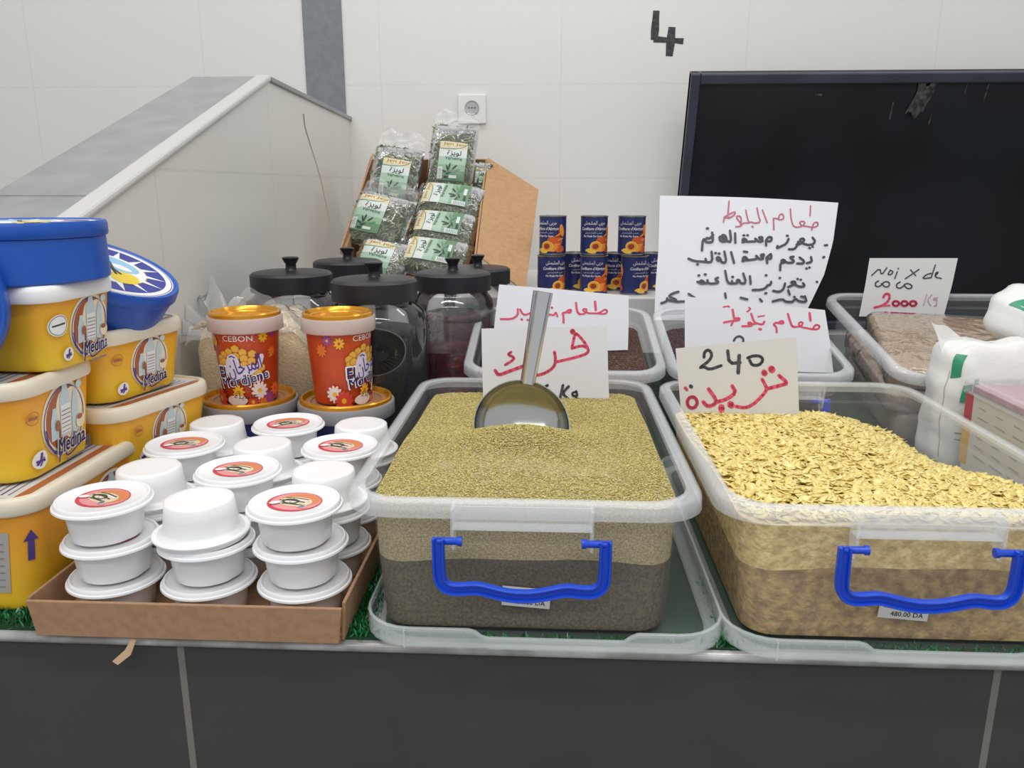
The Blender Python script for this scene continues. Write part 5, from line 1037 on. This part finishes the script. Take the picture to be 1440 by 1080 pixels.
# ------------------------------------------------------------------ wrapped coconut slabs
coco = mat('pressed_coconut', (166, 140, 112), 0.8, noise=((146, 120, 94), 180, 3), bump=(200, 0.5)); coco_top = mat('pressed_coconut_pale', (198, 176, 146), 0.8, noise=((178, 152, 122), 120, 3), bump=(160, 0.5)); wrap = film('cling_film', (255, 252, 246), 0.10, 1.0, 0.05, bump=(16, 0.8))
def slab(label, loc, rot, sx, sy, sz, m):
    t = thing('coconut_slab', label, 'slab', loc, rot, 'wrapped coconut slabs in the tray')
    b = MB(); b.loft([rrect(sx - .008, sy - .008, 0.02, 0), rrect(sx, sy, 0.024, 0.006), rrect(sx, sy, 0.024, sz - 0.008), rrect(sx - 0.006, sy - 0.006, 0.022, sz - 0.001), rrect(sx - 0.02, sy - 0.02, 0.02, sz)], m, True, True); b.build('pressed_coconut', t, 45)
    b = MB(); g = 0.002; b.loft([rrect(sx - .006, sy - .006, 0.02, -0.0005), rrect(sx + g, sy + g, 0.024, 0.004), rrect(sx + g, sy + g, 0.024, sz - 0.006), rrect(sx - 0.004, sy - 0.004, 0.022, sz + g), rrect(sx - 0.02, sy - 0.02, 0.02, sz + g + 0.001), rrect(0.02, 0.02, 0.018, sz + g - 0.0005)], wrap, False, True); b.build('cling_film', t, 60)
    return t
def cotilt(x, s, h):  # place on the tilted tray: s along its length from the front edge, h above its floor
    c, sn = math.cos(TILT), math.sin(TILT); return (x, 1.445 + s * c - h * sn, 0.016 + s * sn + h * c)
slab('coconut slab in cling film at the bottom of the pile', cotilt(0.805, 0.215, 0.005), (TILT, 0, R(-3)), 0.145, 0.175, 0.056, coco)
slab('middle coconut slab in cling film, under the pale top one', cotilt(0.800, 0.206, 0.063), (TILT, R(1), R(-5)), 0.155, 0.172, 0.040, coco)
slab('top coconut slab in cling film with a paler upper face', cotilt(0.815, 0.200, 0.106), (TILT, R(1), R(-12)), 0.150, 0.165, 0.040, coco_top)

# ------------------------------------------------------------------ white bags and the clear box at the right edge
def lumpy(name, parent, sx, sy, sz, m, seed, ex=0.55, amp=0.010, n=(48, 30), fr=18, patches=()):
    rnd = random.Random(seed); ph = [rnd.uniform(0, 6) for _ in range(8)]
    def fn(u, v):
        a_ = 2 * PI * u; c = PI * (v - 0.5); sg = lambda q, e: math.copysign(abs(q) ** e, q)
        cc = max(1e-3, abs(math.cos(c))) ** ex
        x, y, z = sx * sg(math.cos(a_), ex) * cc, sy * sg(math.sin(a_), ex) * cc, sz * sg(math.sin(c), 0.7)
        d = amp * (math.sin(fr * x + ph[0]) * math.sin(fr * y + ph[1]) + 0.6 * math.sin(2.1 * fr * x + ph[2] + fr * z) + 0.5 * math.sin(1.7 * fr * y + ph[3] - 1.3 * fr * z) + 0.35 * math.sin(4 * fr * z + 3 * fr * x + ph[4]))
        k = 1 + d / max(0.03, math.sqrt(x * x + y * y + z * z))
        return (x * k, y * k, z * k + sz)
    b = MB(); b.grid(fn, n[0], n[1], m)
    if patches:
        for (u0, v0, u1, v1, pm) in patches:
            def f2(u, v):
                p = Vector(fn(u0 + (u1 - u0) * u, v0 + (v1 - v0) * v)); c = Vector((0, 0, sz)); return p + (p - c).normalized() * 0.0012
            b.grid(f2, 8, 8, pm)
    return b.build(name, parent, 60)
bag_white = mat('white_bag_plastic', (232, 232, 228), 0.3, bump=(24, 0.7)); bag_green = mat('bag_print_green', (50, 148, 112), 0.35); seam_m = mat('seam_grey', (150, 148, 140), 0.6)
wb = thing('white_bag', 'white plastic bag with a green square standing beside the yellow flakes bin', 'bag', (0.752, 1.382, 0.0045), (0, 0, R(-6)))
lumpy('bag_body', wb, 0.092, 0.046, 0.122, bag_white, 3, ex=0.5, amp=0.007, fr=26, patches=((0.625, 0.62, 0.685, 0.76, bag_green), (0.612, 0.30, 0.616, 0.66, seam_m), (0.70, 0.52, 0.725, 0.58, bag_green), (0.728, 0.53, 0.735, 0.60, bag_green), (0.69, 0.44, 0.72, 0.445, seam_m), (0.69, 0.41, 0.72, 0.415, seam_m)))
b = MB(); b.grid(lambda u, v: (-0.078 + 0.075 * u - 0.02 * v, -0.012 + 0.02 * v + 0.008 * math.sin(6 * u), 0.205 + 0.070 * v * (1 - u) + 0.02 * u + 0.006 * math.sin(9 * u + 4 * v)), 10, 10, mat('bag_corner_plastic', (236, 236, 234), 0.3, alpha=0.75)); b.build('bag_corner', wb, 60)
def on_bag(px, py): p = aty(px, py, 1.30); return p
wb2 = thing('white_bag', 'flat white plastic bag with a green edge lying over the coconut tray at the right', 'bag', (1.00, 1.49, 0.192), (TILT, R(4), R(12)))
lumpy('bag_body', wb2, 0.190, 0.120, 0.058, bag_white, 9, ex=0.55, amp=0.008, fr=27, patches=((0.48, 0.60, 0.502, 0.74, bag_green), (0.56, 0.30, 0.563, 0.80, seam_m)))
cb = thing('clear_box', 'clear lidded plastic box with a red and yellow label at the right edge', 'box', (0.818, 1.175, -0.006 + 0.0105), (0, 0, R(0)))
cl_m = mat('clear_box_plastic', (226, 226, 224), 0.15, alpha=0.28); pinkc = mat('pink_filling', (190, 150, 158), 0.6, noise=((178, 134, 146), 40)); 
HX, HY, HZ = 0.128, 0.155, 0.186
b = MB(); b.loft([rrect(HX - .006, HY - .006, 0.012, 0), rrect(HX - .004, HY - .004, 0.012, 0.004), rrect(HX, HY, 0.014, HZ - 0.02)], cl_m, True); b.build('box_wall', cb, 40)
b = MB(); b.loft([rrect(HX - .012, HY - .012, 0.012, 0.002), rrect(HX - .010, HY - .010, 0.012, 0.10), rrect(HX - .008, HY - .008, 0.012, HZ - 0.020)], mat('pale_filling', (222, 212, 204), 0.6), True, True)
b.loft([rrect(HX - .008, HY - .008, 0.012, HZ - 0.0195), rrect(HX - .008, HY - .008, 0.012, HZ - 0.010)], pinkc, False, True); b.build('box_filling', cb, 40)
b = MB(); b.loft([rrect(HX + .001, HY + .001, 0.014, HZ - 0.022), rrect(HX + .004, HY + .004, 0.016, HZ - 0.021), rrect(HX + .004, HY + .004, 0.016, HZ - 0.003), rrect(HX + .001, HY + .001, 0.014, HZ), rrect(HX - .010, HY - .010, 0.01, HZ), rrect(HX - .013, HY - .013, 0.01, HZ - 0.005)], cl_m, False, True); b.build('lid', cb, 40)
b = MB(); a = Art(b, lambda u, v, hh: (-(HX - 0.004 + 0.004 * v / HZ) - 0.0008 - hh, u, v), 0.0003)
a.rect(-0.135, 0.03, 0.135, 0.168, mat('box_label_cream', (218, 212, 198), 0.45)); a.rect(0.118, 0.118, 0.143, 0.166, mat('box_label_red', (198, 84, 92), 0.45)); a.rect(0.118, 0.045, 0.143, 0.118, mat('box_label_yellow', (220, 176, 96), 0.45))
for j in range(6):
    for i in range(4): a.stroke([(0.098 - i * 0.05, 0.150 - j * 0.016), (0.098 - i * 0.05 - 0.02 - 0.008 * ((i * 3 + j) % 3), 0.149 - j * 0.016)], 0.0018, mat('box_label_print', (176, 170, 160), 0.5), dots=False)
b.build('printed_label', cb, 0, recalc=False)
